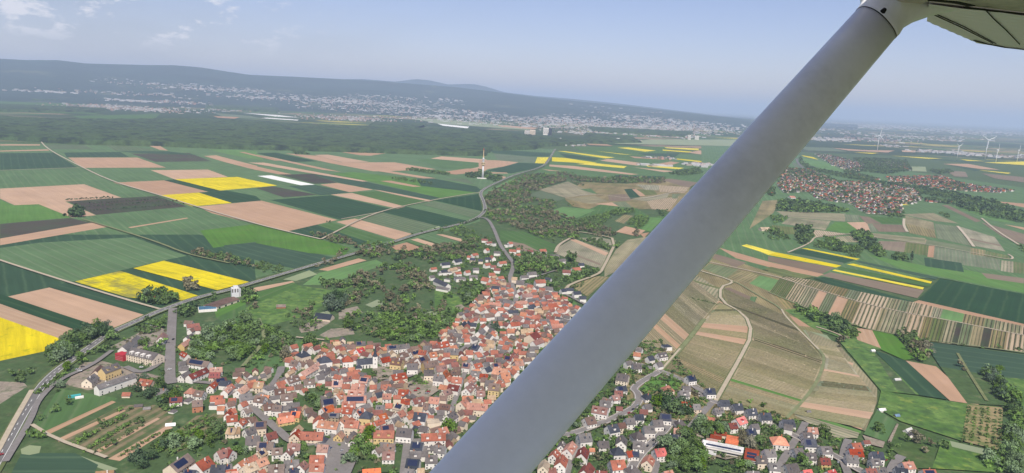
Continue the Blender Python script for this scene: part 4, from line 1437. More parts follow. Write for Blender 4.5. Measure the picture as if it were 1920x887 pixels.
# second village across the valley and the estates beside it
VIL = [([(1455, 345), (1475, 315), (1520, 318), (1565, 340), (1630, 342), (1715, 355), (1730, 372), (1715, 382), (1690, 382), (1692, 400), (1680, 405), (1625, 402), (1595, 383), (1530, 372), (1515, 360), (1470, 362)], 1.25, (0, 0, 1, 3, 5, 5, 4, 2, 6, 5)),
       ([(1527, 288), (1560, 292), (1625, 308), (1618, 318), (1600, 322), (1560, 310)], 1.2, (4, 4, 5, 5, 2, 0)),
       ([(1640, 300), (1700, 307), (1705, 320), (1650, 312)], .9, (4, 5, 5, 0)),
       ([(1662, 332), (1765, 330), (1800, 343), (1905, 358), (1865, 362), (1800, 358), (1740, 352), (1670, 345)], 1.4, (0, 0, 1, 5, 4, 2)),
       ([(1735, 372), (1785, 378), (1780, 382), (1735, 378)], .8, (0, 5, 4)),
       ([(1593, 323), (1650, 336), (1640, 340), (1590, 328)], .6, (5, 0)),
       ([(1440, 352), (1452, 352), (1450, 368), (1440, 366)], .8, (0, 5))]
V2 = MB()
for poly, dens, pal in VIL:
    gpp = [at(*p) for p in poly]; xs = [p[0] for p in gpp]; ys = [p[1] for p in gpp]; flat('village_ground', gpp, 'tg')
    A = (max(xs)-min(xs))*(max(ys)-min(ys)); base = rh.uniform(0, 3)
    for _ in range(int(A*dens/520)):
        p = np.array([rh.uniform(min(xs), max(xs)), rh.uniform(min(ys), max(ys))]); x, y = proj((p[0], p[1], 3))
        if not inpoly(x, y, poly) or not free(p, 10 if dens > 1.2 else 13): continue
        L_, W_ = rh.uniform(9, 16), rh.uniform(8, 10); stuff_house(V2, p, base+.6*math.sin(p[0]/170)+rh.choice((0, PI/2)), L_, W_, rh.uniform(4, 7), rh.choice((0, 0, 1, 2)), rh.choice(pal)); occ_add(p, (L_+W_)/4)
tag(V2.build('distant_village', SMATS), 'red roofed village across the valley right of the strut', 'village', kind='stuff')

# far towns on the plain and on the lower slopes of the hills
HILL1 = dict(D0=12500, D1=22000, D2=28000, prof=[(-350, 108), (0, 109), (60, 112), (120, 112), (170, 118), (280, 121), (330, 121), (380, 125), (430, 133), (470, 139), (560, 143), (620, 146), (700, 150), (850, 162), (930, 172), (1000, 181), (1080, 189), (1180, 199), (1300, 213), (1450, 230), (1600, 250)])
_azx = np.linspace(-400, 2000, 300); _azv = np.array([math.atan2(ray(x, 300)[0], ray(x, 300)[1]) for x in _azx])
_hp = (np.array([p[0] for p in HILL1['prof']], float), np.array([p[1] for p in HILL1['prof']], float))
def crest(xpx):
    y = float(np.interp(xpx, *_hp)); r_ = ray(xpx, y); return max(0., H+r_[2]/math.hypot(r_[0], r_[1])*HILL1['D1'])
CRX = np.linspace(-350, 1700, 120); CRV = np.array([crest(x) for x in CRX])
def hill_z(x, y):
    D = math.hypot(x, y)
    if D < HILL1['D0'] or D > HILL1['D1']: return 0.
    u = (D-HILL1['D0'])/(HILL1['D1']-HILL1['D0']); px = float(np.interp(math.atan2(x, y), _azv, _azx)); return float(np.interp(px, CRX, CRV))*u**1.7
def at_hill(x, y):
    r_ = ray(x, y); hd = math.hypot(r_[0], r_[1]); D = 3000.
    if r_[2] < 0:
        Dg = -H/r_[2]*hd
        if Dg < HILL1['D0']: return at(x, y)
    D = HILL1['D0']
    while D < HILL1['D1']:
        q = CAM+r_*(D/hd)
        if q[2] < hill_z(q[0], q[1])+.5: return q
        D += 90
    return None if r_[2] > -.006 else at(x, y)
FT = MB(); FM = ['far_pale', 'far_cream', 'roof_grey', 'roof_red']
newmat('far_pale', (0.46, 0.45, 0.44), var=0, fine=.2, fines=.02); newmat('far_cream', (0.36, 0.31, 0.26), var=0)
def tbox(x, y, w_, h_, d_, mi, kind=FT):
    c = at_hill(x, y); a = rh.uniform(-.5, .5); ca, sa = math.cos(a), math.sin(a)
    if c is None: return
    kd_ = max(1., math.hypot(c[0], c[1])/9000)**.55; w_ *= kd_; d_ *= kd_; h_ *= kd_**.5
    kind.box(-w_/2, w_/2, -d_/2, d_/2, -4, h_, mi, T=lambda v: (c[0]+v[0]*ca-v[1]*sa, c[1]+v[0]*sa+v[1]*ca, c[2]+v[2]))
def cluster(cx, cy, rx, ry, n, big=0.1, pal=(0, 0, 1, 2, 2, 2, 3, 3), k=1.0):
    for _ in range(n):
        u = rh.gauss(0, .45); v = rh.gauss(0, .45); x = cx+u*rx; y = cy+v*ry+u*rx*.047
        if rh.random() < big: tbox(x, y, rh.uniform(25, 65), rh.uniform(6, 12), rh.uniform(15, 40), rh.choice((0, 0, 0, 1)))
        else: tbox(x, y, rh.uniform(10, 20)*k, rh.uniform(6, 11), rh.uniform(9, 16), rh.choice(pal))
cluster(235, 203, 130, 5, 750); cluster(245, 189, 60, 2, 90, .4); cluster(335, 192, 60, 3, 120); cluster(90, 172, 80, 2, 60, .5); cluster(160, 145, 80, 3, 50, .4)
cluster(300, 158, 160, 4, 90, .4); cluster(380, 168, 110, 4, 110, .3); cluster(250, 176, 140, 4, 90, .25); cluster(480, 170, 140, 5, 170, .3); cluster(500, 184, 120, 5, 130, .3); cluster(430, 206, 50, 3, 90)
cluster(640, 190, 150, 9, 420, .25); cluster(650, 222, 90, 5, 550, .05); cluster(740, 197, 80, 5, 210, .45); cluster(600, 178, 130, 6, 260, .35)
cluster(840, 218, 60, 3, 80, .6); cluster(900, 209, 150, 9, 330, .35); cluster(1010, 222, 150, 10, 480, .3); cluster(1090, 232, 160, 10, 520, .25)
cluster(1190, 240, 140, 10, 420, .3, k=.9); cluster(1290, 240, 120, 10, 500, .3); cluster(1100, 250, 50, 4, 120, .3); cluster(1155, 262, 40, 2, 60, .7); cluster(1250, 255, 60, 3, 180, .1)
cluster(1060, 270, 35, 4, 110, .25); cluster(1010, 262, 45, 3, 160, 0); cluster(900, 192, 260, 7, 200, .4); cluster(1150, 214, 260, 8, 260, .4); cluster(1250, 226, 220, 6, 260, .4)
cluster(1000, 234, 190, 8, 300, .2, k=.8); cluster(830, 224, 140, 6, 220, .2, k=.8); cluster(700, 206, 160, 7, 260, .2, k=.8); cluster(1200, 248, 150, 8, 260, .2, k=.8); cluster(1500, 240, 120, 7, 260, .3); cluster(1700, 256, 160, 6, 240, .3)
cluster(1480, 258, 60, 3, 110, .6); cluster(1560, 262, 60, 4, 130, .7); cluster(1640, 262, 70, 4, 260, .05); cluster(1670, 274, 30, 2, 30, .6); cluster(1735, 284, 30, 3, 50, .9); cluster(1790, 286, 40, 3, 55, .9)
cluster(1840, 291, 40, 3, 40, .8); cluster(1665, 238, 110, 5, 330, .6); cluster(1800, 246, 120, 6, 300, .5); cluster(1870, 250, 60, 6, 120, .5); cluster(1600, 235, 80, 6, 200, .4); cluster(1900, 295, 40, 4, 60, .6)
cluster(1020, 303, 3, 1, 0); cluster(1230, 311, 45, 1.5, 16, .9); cluster(1310, 309, 30, 3, 50, .5); cluster(1240, 297, 40, 2, 40, .1)
tag(FT.build('distant_town', FM), 'pale scattered buildings of the hazy towns spread over the far plain', 'town', kind='stuff')
# ------------------------------------------------------------------ landmarks
def ex(name, label, cat, px, rz=0.0, z=0.0, group=None):
    c = at(*px); return tag(empty(name, (c[0], c[1], z), rz), label, cat, group)
# church: white tower with slate spire, slate nave and side chapel
ch = ex('church', 'white church with slender slate spire and dark slate nave amid trees', 'church', (703, 692), .25)
m = MB(); m.box(-2.9, 2.9, -2.9, 2.9, -1, 17); tw = m.build('tower', 'wall_white', ch)
for sx_ in (-1, 1):
    m = MB(); m.box(-.5+sx_*0, .5, -2.96, -2.88, 12.6 if sx_ > 0 else 7, 14.6 if sx_ > 0 else 8.4); m.build('belfry_window', 'glass', tw)
m = MB(); m.box(-2.96, -2.88, -.5, .5, 12.6, 14.6); m.build('belfry_window', 'glass', tw)
m = MB(); m.box(2.88, 2.96, -.5, .5, 12.6, 14.6); m.build('belfry_window', 'glass', tw)
m = MB(); n = 8; R0 = [(-3.2, 17.0), (3.2, 17.0)]
ring0 = [(3.25*math.cos(PI/4*i+PI/8)*1.08, 3.25*math.sin(PI/4*i+PI/8)*1.08, 17.0) for i in range(8)]; ring1 = [(2.1*math.cos(PI/4*i+PI/8), 2.1*math.sin(PI/4*i+PI/8), 19.6) for i in range(8)]
m.mesh(ring0+ring1+[(0, 0, 30.5)], [(i, (i+1) % 8, 8+(i+1) % 8, 8+i) for i in range(8)]+[(8+i, 8+(i+1) % 8, 16) for i in range(8)]+[tuple(range(7, -1, -1))]); sp_ = m.build('spire', 'roof_slate', ch)
m = MB(); m.cyl((0, 0, 30.3), (0, 0, 32.3), .12, .08, 6); m.box(-.6, .6, -.08, .08, 31.3, 31.5); m.build('cross', 'car_black', sp_)
wl, rf, rise = house_geom(19, 12, 8, 'g'); 
for src, nm, mt in ((wl, 'nave', 'wall_white'), (rf, 'nave_roof', 'roof_slate')):
    o = src.build(nm, mt, ch, loc=(-12.6, 3.5, 0), rz=.12)
for i in range(4):
    m = MB(); x = -18.6+i*4; m.box(x-.6, x+.6, -3.2, -2.6, 2.6, 6.2); m.build('nave_window', 'glass', ch)
wl, rf, rise = house_geom(7, 7, 5, 'h'); wl.build('chapel', 'wall_white', ch, loc=(-20, -5, 0)); rf.build('chapel_roof', 'roof_slate', ch, loc=(-20, -5, 0))

# care home: long white block with dormers and a red stair block
P0, P1 = at(252, 653, 15)[:2], at(292, 662, 15)[:2]; d = P1-P0; ang = math.atan2(d[1], d[0]); c = (P0+P1)/2
rt = tag(empty('care_home', (c[0], c[1], 0), ang), 'long cream three-storey care home with grey roof, white dormers and red stair block', 'care home')
Lc = 44; wl, rf, rise = house_geom(Lc, 18, 9.5, 'g'); wl.build('wall', 'wall_cream', rt); ro = rf.build('roof', 'roof_grey', rt)
for i in range(4):
    x = -15+i*9.3; m = MB(); m.box(x-2.1, x+2.1, -8.2, -2.2, 9.8, 13.2); m.build('dormer', 'wall_white', ro)
    m = MB(); m.box(x-.9, x+.9, -8.27, -8.15, 10.8, 12.3); m.build('dormer_window', 'glass', ro)
for fl in range(3):
    for i in range(11):
        x = -20+i*4; m = MB(); m.box(x-.6, x+.6, -9.06, -8.95, 1+fl*2.9, 2.5+fl*2.9); m.build('window', 'glass', rt)
for fl in range(3):
    for y in (-5, 0, 5):
        m = MB(); m.box(Lc/2-.05, Lc/2+.06, y-.6, y+.6, 1+fl*2.9, 2.5+fl*2.9); m.build('window', 'glass', rt)
m = MB(); m.box(-36, -22.3, -13, -3, -1, 9); m.build('stair_block', 'wall_redp', rt)
for k in range(4):
    m = MB(); m.box(-35.5, -23, -13.08, -12.95, 1.5+k*2, 1.9+k*2); m.build('louvre_band', 'roof_pink', rt)
m = MB(); m.box(-34, -22.3, -2.9, 9, -1, 7); m.build('link_wing', 'wall_white', rt)
m = MB(); m.box(-34.4, -22, -3.1, 9.3, 7.003, 7.4); m.build('link_wing_roof', 'roof_grey', rt)

# grain store: tall white silo tower on a long brown hall
sl = ex('grain_silo', 'tall white grain silo tower beside the long hall on the main road', 'silo', (441, 557), .5)
m = MB(); m.box(-6, 6, -5, 5, -1, 16); t_ = m.build('tower', 'concrete', sl)
m = MB(); m.box(-3, 4.5, -3, 3, 16, 19); m.build('head_house', 'concrete', sl)
for k in range(3):
    m = MB(); m.box(-5.4+4*k, -3.4+4*k, -5.06, -4.95, 9, 15); m.build('panel', 'roof_grey', t_)
m = MB(); m.cyl((7.5, -1, 0), (7.5, -1, 14), 1.6, 1.6, 12); m.build('bin', 'concrete', sl)
P0, P1 = at(393, 572, 7)[:2], at(438, 557, 7)[:2]; d = P1-P0; c = (P0+P1)/2; L_ = float(np.linalg.norm(d))
hl = tag(empty('warehouse', (c[0], c[1], 0), math.atan2(d[1], d[0])), 'long low brown-roofed warehouse running down from the white silo tower', 'warehouse')
wl, rf, rise = house_geom(min(L_, 95), 24, 4.5, 'g'); 
m = MB(); a = min(L_, 95)/2; m.box(-a, a, -12, 12, -1, 5); m.build('wall', 'wall_cream', hl); m = MB(); m.mesh([(-a-.5, -12.5, 4.9), (a+.5, -12.5, 4.9), (a+.5, 12.5, 4.9), (-a-.5, 12.5, 4.9), (-a-.5, 0, 7.6), (a+.5, 0, 7.6)], [(0, 1, 5, 4), (2, 3, 4, 5), (1, 2, 5), (3, 0, 4), (3, 2, 1, 0)]); m.build('roof', 'roof_brown', hl)
for i in range(5):
    m = MB(); x = -a+8+i*14; m.box(x-2, x+2, -12.06, -11.95, 0, 3.6); m.build('gate', 'glass', hl)
bl = ex('showroom', 'low white hall with a blue-grey flat roof left of the warehouse', 'hall', (389, 583), .45)
m = MB(); m.box(-13, 13, -9, 9, -1, 5); m.build('wall', 'wall_white', bl); m = MB(); m.box(-12.4, 12.4, -8.4, 8.4, 5, 5.4); m.build('roof', 'roof_blue', bl)

# school: white flat blocks, stepped red roofs, long solar roof
P0, P1 = at(1320, 848)[:2], at(1370, 858)[:2]; d = P1-P0; sc2 = tag(empty('school', (P0[0], P0[1], 0), math.atan2(d[1], d[0])), 'flat white school with stepped orange roofs and dark solar strips in the trees', 'school')
def blk(nm, x0, x1, y0, y1, h_, wm, rm, rn='roof'):
    m = MB(); m.box(x0, x1, y0, y1, -1, h_); o = m.build(nm, wm, sc2); m = MB(); m.box(x0-.3, x1+.3, y0-.3, y1+.3, h_+.003, h_+.45); m.build(rn, rm, o); return o
b1 = blk('main_block', -3, 37, 0, 13, 7, 'wall_white', 'roof_pale'); m = MB(); m.box(1, 35, 2, 5.5, 7.5, 7.75); m.build('solar_panel', 'solar', b1); m = MB(); m.box(-3, 37, -.06, .02, 3, 4.6); m.build('window_band', 'glass', b1)
b2 = blk('classroom', 39, 52, -13, 12, 7.5, 'wall_white', 'roof_red')
for y in (-9, -2): m = MB(); m.box(41, 50, y, y+5, 8, 8.25); m.build('solar_panel', 'solar', b2)
for k in range(3): m = MB(); m.box(39, 52, -13.06, -12.95, 1+2.3*k, 2+2.3*k); m.build('window_band', 'glass', b2)
for (x0, x1, y0, y1, h_) in ((0, 11, 14, 21, 6), (3, 14, 22.5, 31, 6.5), (6, 18, 32.5, 42, 7), (19, 31, 14, 34, 8)):
    blk('pavilion', x0, x1, y0, y1, h_, 'wall_cream', 'roof_red' if h_ != 8 else 'roof_bright')
blk('gym', 1, 12, -10, -1, 3.5, 'wall_cream', 'roof_pale'); blk('glazed_hall', -9, -3.5, -5, 10, 5, 'wall_white', 'roof_grey')

# telecom tower
tz = at(905, 335); Rr = lambda y: (H+0)  # noqa
def zpx(px, y, base):
    """height at which a vertical line over base reaches image row y"""
    lo_, hi_ = 0., 900.
    for _ in range(50):
        mi_ = (lo_+hi_)/2
        if proj((base[0], base[1], mi_))[1] > y: lo_ = mi_
        else: hi_ = mi_
    return lo_
HT = zpx(907, 278, tz); s_ = HT/127.
tt = ex('telecom_tower', 'slim white telecom tower with cream platforms and red-tipped mast on plateau', 'tower', (905, 335))
m = MB(); m.cyl((0, 0, 0), (0, 0, 62*s_), 4.6*s_, 3.0*s_, 20); m.build('shaft', 'concrete', tt, smooth=True)
m = MB(); m.cyl((0, 0, 54*s_), (0, 0, 58*s_), 4.2*s_, 7*s_, 20); m.cyl((0, 0, 58*s_), (0, 0, 66*s_), 7.5*s_, 7.5*s_, 20); m.cyl((0, 0, 66*s_), (0, 0, 68*s_), 10*s_, 10*s_, 20); m.build('pod', 'beige_metal', tt)
m = MB(); m.cyl((0, 0, 68*s_), (0, 0, 88*s_), 3.6*s_, 3.4*s_, 16); [m.cyl((0, 0, (72+5*k)*s_), (0, 0, (73+5*k)*s_), 6*s_, 6*s_, 16) for k in range(3)]; m.build('antenna_deck', 'concrete', tt)
m = MB(); m.cyl((0, 0, 88*s_), (0, 0, 96*s_), 2.8*s_, 2.6*s_, 12); m.cyl((0, 0, 96*s_), (0, 0, 118*s_), 1.7*s_, 1.5*s_, 10); m.build('mast', 'beige_metal', tt)
m = MB(); m.cyl((0, 0, 118*s_), (0, 0, 127*s_), 1.5*s_, 1.0*s_, 10); m.build('mast_tip', 'red_metal', tt)
m = MB(); m.box(-24, 16, -8, 5, -1, 3*s_); m.build('base_building', 'wall_white', tt)

# wind turbines
TUR = [((1644.7, 284), (1649.4, 253.8), (14, 134, 254), 'white wind turbine nearest the strut, one blade pointing up', 0.35),
       ((1793.8, 299.7), (1797.5, 274.7), (60, 180, 300), 'small white wind turbine in front of the pale warehouses', 0.5),
       ((1847, 298), (1854, 263), (62, 182, 302), 'tallest white wind turbine with two blades raised like a V', 0.05),
       ((1867, 305), (1871.6, 281), (5, 125, 245), 'slim white wind turbine right beside the tallest one', .9),
       ((1906.7, 303.6), (1912, 281.7), (20, 140, 260), 'white wind turbine at the far right over the yellow field', .9)]
for base, hub, angs, lab, yaw in TUR:
    t = ex('wind_turbine', lab, 'wind turbine', base, yaw, group='wind turbines on the ridge'); b = at(*base); hh = zpx(hub[0], hub[1], b); R_ = hh*.47
    m = MB(); m.cyl((0, 0, 0), (0, 0, hh), hh*.017, hh*.009, 14); m.build('pole', 'white_metal', t, smooth=True)
    m = MB(); m.box(-hh*.018, hh*.018, -hh*.05, hh*.06, hh-.01*hh, hh+.03*hh); m.build('nacelle', 'white_metal', t)
    m = MB(); m.cyl((0, -hh*.05, hh+.01*hh), (0, -hh*.085, hh+.01*hh), hh*.02, hh*.008, 10); m.build('hub', 'white_metal', t)
    for a_ in angs:
        a_ = math.radians(a_); dx, dz = math.sin(a_), math.cos(a_); m = MB(); px_, pz_ = dz, -dx
        prof = [(0.02, .018), (.15, .026), (.5, .017), (1.0, .005)]; vs = []
        for u, wdt in prof:
            for sg in (-1, 1):
                for ty in (-.006, .006): vs.append((dx*R_*u+px_*sg*wdt*R_*1.2, -hh*.068+ty*hh, hh*1.01+dz*R_*u+pz_*sg*wdt*R_*1.2))
        fs = []
        for i in range(3):
            o_ = i*4; fs += [(o_, o_+4, o_+6, o_+2), (o_+1, o_+3, o_+7, o_+5), (o_, o_+1, o_+5, o_+4), (o_+2, o_+6, o_+7, o_+3)]
        fs += [(0, 2, 3, 1), (12, 13, 15, 14)]; m.mesh(vs, fs); m.build('blade', 'white_metal', t)

# tower blocks and large halls on the plain
def block(px, wpx, hpx, label, wall='wall_white', cat='tower block', dpx=.6, band=True):
    c = at(*px); dist = float(np.linalg.norm(c-CAM)); k = dist/F; W2 = wpx*k/2; Hh = hpx*k; D2 = min(W2*dpx+6, 40)
    o = tag(empty('apartment_block', (c[0], c[1], 0), -.1), label, cat); m = MB(); m.box(-W2, W2, -D2, D2, -1, Hh); m.build('wall', wall, o)
    m = MB(); m.box(-W2*.5, W2*.4, -D2*.5, D2*.5, Hh, Hh*1.08); m.build('lift_house', 'roof_grey', o)
    if band:
        for fl in range(1, 6): m = MB(); z0 = Hh*fl/6.2; m.box(-W2*.94, W2*.94, -D2-.25, -D2+.1, z0, z0+Hh*.05); m.build('window_band', 'glass', o)
block((988, 256), 9, 11, 'left one of the pair of cream tower blocks above the plateau road')
block((998.5, 256), 10, 12, 'right one of the pair of cream tower blocks above the plateau road', 'wall_cream')
block((1023.5, 253), 10, 13, 'white tower block beside the dark one at the forest edge')
block((1031.5, 254), 6, 13, 'narrow dark tower block behind the white one at the forest edge', 'roof_slate')
block((555, 200), 14, 6, 'left white slab of the hospital on the far plain', cat='hospital'); block((574, 201), 20, 7, 'wide right slab of the white hospital on the far plain', cat='hospital')
block((237, 190), 26, 4, 'long white block on the hillside above the far red town', cat='building', band=False)
block((886, 217), 6, 7, 'small white tower in the hazy town left of the airfield', band=False)
block((697, 194), 1.2, 10, 'thin pale chimney above the far factory', cat='chimney', band=False)
block((1020, 266), 70/2, 2.6, 'long low white shed at the edge of the far wood', cat='shed', band=False, dpx=.3)
block((1292, 262), 5, 8, 'white tower block just left of the strut, nearest of two'); block((1306, 262), 7, 7, 'squat white block close to the left edge of the strut')
block((1150, 264), 22, 5, 'bright white factory hall in the middle of the plain', cat='factory', band=False)
for i, (poly, lb) in enumerate([([(454, 212), (520, 216), (562, 221), (520, 219)], ''), ([(500, 221), (560, 225), (558, 226.5), (490, 222)], ''), ([(820, 232), (880, 238), (876, 241), (830, 236)], ''), ([(140, 223), (165, 222), (165, 224), (140, 224)], ''), ([(260, 195), (300, 196), (300, 199), (262, 198)], '')]):
    flat('field', [at(*p) for p in poly], 'wh')
for poly, mt in [([(770, 222), (830, 224), (960, 236), (1000, 245), (930, 240), (820, 232)], 'pl'), ([(930, 234), (1010, 240), (1000, 243), (940, 238)], 'br'), ([(400, 212), (470, 218), (500, 224), (420, 220)], 'sg'), ([(130, 218), (300, 214), (290, 224), (160, 224)], 'mg'), ([(400, 218), (450, 220), (440, 223), (408, 221)], 'br'), ([(0, 190), (120, 196), (200, 208), (180, 214), (0, 210)], 'mg'), ([(1220, 262), (1400, 262), (1400, 275), (1150, 270)], 'pl')]:
    flat('field', [at(*p) for p in poly], mt)

# little things
def hut(px, L_, W_, h_, rm, wm, label, rz=.3, cat='shed', nm='shed'):
    o = ex(nm, label, cat, px, rz); wl, rf, _ = house_geom(L_, W_, h_, 'g', .3); wl.build('wall', wm, o); rf.build('roof', rm, o)
hut((608, 600), 26, 16, 4, 'roof_slate', 'wall_cream', 'dark-roofed chapel hall at the edge of the cemetery', cat='chapel', nm='cemetery_chapel', rz=-.2)
hut((527, 578), 14, 7, 3, 'roof_brown', 'wall_rust', 'small brown hut alone in the green orchard meadow')
hut((770, 601), 18, 8, 3, 'roof_brown', 'wall_white', 'garden house with a brown roof in the scrub above the village')
hut((753, 628), 8, 5, 3, 'roof_grey', 'wall_yellow', 'yellow-fronted garden shed beyond the white gabled terrace')
hut((1636, 661), 6, 4, 3, 'roof_pale', 'wall_white', 'tiny white hut at the upper tip of the long meadow')
hut((1682, 715), 9, 4, 2.5, 'roof_pale', 'wall_white', 'white field caravan in the meadow beside the dark wheat', cat='caravan', nm='caravan')
hut((1653, 772), 9, 4, 2.5, 'roof_pale', 'wall_white', 'white trailer at the corner of the small square meadow', cat='trailer', nm='trailer')
hut((1681, 783), 6, 4, 2.5, 'roof_blue', 'wall_stone', 'small blue-roofed shed beside the meadow track')
hut((1702, 812), 11, 6, 3, 'roof_pale', 'wall_white', 'larger grey-white barn shed beside the brown thicket', rz=.6)
hut((1708, 821), 8, 5, 3, 'roof_grey', 'wall_white', 'smaller grey shed just below the white barn shed', rz=1.2)
hut((1515, 776), 5, 4, 2.5, 'roof_grey', 'wall_stone', 'grey hut in the hedge strip between two vineyards')
hut((1433, 433), 30, 18, 5, 'roof_tan', 'wall_cream', 'tan walled farm compound by the round dark trees right of strut', cat='farm building', nm='farm_building')
hut((1484, 372), 24, 24, 4, 'roof_red', 'wall_white', 'red sports hall below the far village', cat='hall', nm='sports_hall')
hut((260, 765), 8, 4, 2.4, 'roof_grey', 'wall_stone', 'left grey hut at the top of the garden rows'); hut((276, 770), 7, 4, 2.4, 'roof_grey', 'wall_stone', 'right grey hut at the top of the garden rows')
hut((285, 562), 9, 6, 3, 'roof_red', 'wall_white', 'small red-roofed hut hidden in the copse inside the yellow field')
hut((320, 800), 9, 4, 2, 'roof_pale', 'wall_white', 'pale plastic tunnel at the end of the bare garden strip', cat='polytunnel', nm='polytunnel')
ct = ex('container', 'turquoise container standing in the grass beyond the care home gardens', 'container', (140, 746), .6)
m = MB(); m.box(-6, 6, -2, 2, .1, 3.2); m.build('body', 'teal', ct); m = MB(); m.box(-6.1, -5.98, -1.8, 1.8, .3, 3.0); m.build('door', 'roof_blue', ct)
ct = ex('container', 'short white container next to the turquoise one', 'container', (149, 748), .6)
m = MB(); m.box(-4, 4, -1.6, 1.6, .1, 2.8); m.build('body', 'wall_white', ct); m = MB(); m.box(-4.1, -3.98, -1.4, 1.4, .3, 2.6); m.build('door', 'roof_pale', ct)
pl_ = ex('swimming_pool', 'long turquoise pool on the paved terrace beside the meadow', 'pool', (1637, 827), -.3)
m = MB(); m.box(-6, 6, -1.8, 1.8, .6, .9); m.build('basin', 'concrete', pl_); m = MB(); m.box(-5.6, 5.6, -1.4, 1.4, .85, .93); m.build('water', 'teal', pl_)

# cars
def car(px, colr, rz, label, group='cars parked and driving in the village'):
    c = at(*px); o = tag(empty('parked_car', (c[0], c[1], ROADZ+.6), rz), label, 'car', group)
    m = MB(); b0 = [(-2.2, -.88), (2.2, -.88), (2.2, .88), (-2.2, .88)]
    prof = [(-2.2, .35), (-2.2, .95), (-1.2, 1.05), (1.0, .98), (2.15, .8), (2.25, .35)]
    vs = [(x, -.88, z) for x, z in prof]+[(x, .88, z) for x, z in prof]; k = len(prof)
    m.mesh(vs, [tuple(range(k)), tuple(range(2*k-1, k-1, -1))]+[(i, i+k, (i+1) % k+k, (i+1) % k) for i in range(k)]); m.build('body', 'car_'+colr, o)
    m = MB(); pr = [(-1.9, .98), (-1.4, 1.48), (.3, 1.5), (1.1, .97)]; k = 4
    vs = [(x, -.76, z) for x, z in pr]+[(x, .76, z) for x, z in pr]; m.mesh(vs, [tuple(range(k)), tuple(range(2*k-1, k-1, -1))]+[(i, i+k, (i+1) % k+k, (i+1) % k) for i in range(k)]); m.build('window', 'glass', o)
    m = MB(); m.box(-1.35, .25, -.7, .7, 1.5, 1.53); m.build('car_roof', 'car_'+colr, o)
    for x in (-1.35, 1.4):
        for y in (-.85, .85): m = MB(); m.cyl((x, y-.1, .33), (x, y+.1, .33), .33, .33, 10); m.build('wheel', 'tyre', o)
CARS = [((218, 625), 'black', .5, 'black car on the main road beside the ploughed field'), ((336, 574), 'silver', .5, 'silver car on the main road above the side street'), ((2, 858), 'red', .9, 'red car on the main road at the left corner of the picture'),
        ((325, 640), 'black', 1.4, 'black car parked halfway down the wide side street'), ((265, 693), 'white', .3, 'white car parked in front of the care home'), ((318, 697), 'white', .6, 'white van-like car at the lower end of the wide side street'),
        ((517, 820), 'black', .8, 'dark car parked beside the maroon-roofed house on the lane'), ((643, 859), 'black', -.1, 'dark car parked in the middle of the village square'), ((641, 851), 'silver', 1.2, 'silver car at the upper side of the village square'),
        ((620, 846), 'blue', 1.3, 'blue car parked against the square-side house'), ((764, 729), 'black', .3, 'black car at the left end of the sandy car park'), ((770, 726), 'black', .3, 'second black car at the left end of the sandy car park'),
        ((784, 733), 'red', .3, 'red car in the middle of the sandy car park'), ((779, 737), 'red', .3, 'lower red car on the sandy car park'), ((803, 739), 'red', .3, 'red car at the right edge of the sandy car park'), ((800, 742), 'silver', .3, 'silver car at the right edge of the sandy car park'),
        ((719, 710), 'black', 0, 'black car on the paved place below the church'), ((1245, 811), 'black', 1.1, 'black car at the upper end of the row along the straight street'), ((1225, 830), 'black', 1.1, 'lower of the black cars along the straight street'), ((1214, 841), 'black', 1.1, 'lowest black car along the straight street'),
        ((1228, 822), 'silver', 1.1, 'silver car between the black ones on the straight street'), ((1187, 772), 'black', .8, 'dark car on the bend of the curving street'), ((1195, 765), 'silver', .9, 'silver car on the bend of the curving street'), ((1179, 779), 'red', .8, 'red car on the curving street by the white row houses'),
        ((1397, 792), 'silver', .4, 'silver car outside the scarlet-roofed house'), ((1571, 872), 'silver', 1.2, 'silver car at the foot of the broad street on the right'), ((1660, 868), 'red', .7, 'red car beside the grey-roofed house near the brown thicket'), ((740, 853), 'white', 1.4, 'white car in the lane between the solar roofs')]
for c in CARS: car(*c)
for i, (px, cr) in enumerate([((150, 700), 'white'), ((145, 697), 'silver'), ((155, 692), 'black'), ((283, 615), 'white'), ((290, 612), 'silver'), ((277, 611), 'blue'), ((305, 612), 'white'), ((298, 616), 'red')]):
    car(px, cr, .6, ['white car on the small car park left of the care home', 'silver car on the small car park left of the care home', 'black car on the small car park left of the care home', 'white car parked among hedges beyond the care home annex', 'silver car parked among hedges beyond the care home annex', 'blue car parked among hedges beyond the care home annex', 'white car just above the maroon-roofed villa', 'red car just above the maroon-roofed villa'][i])
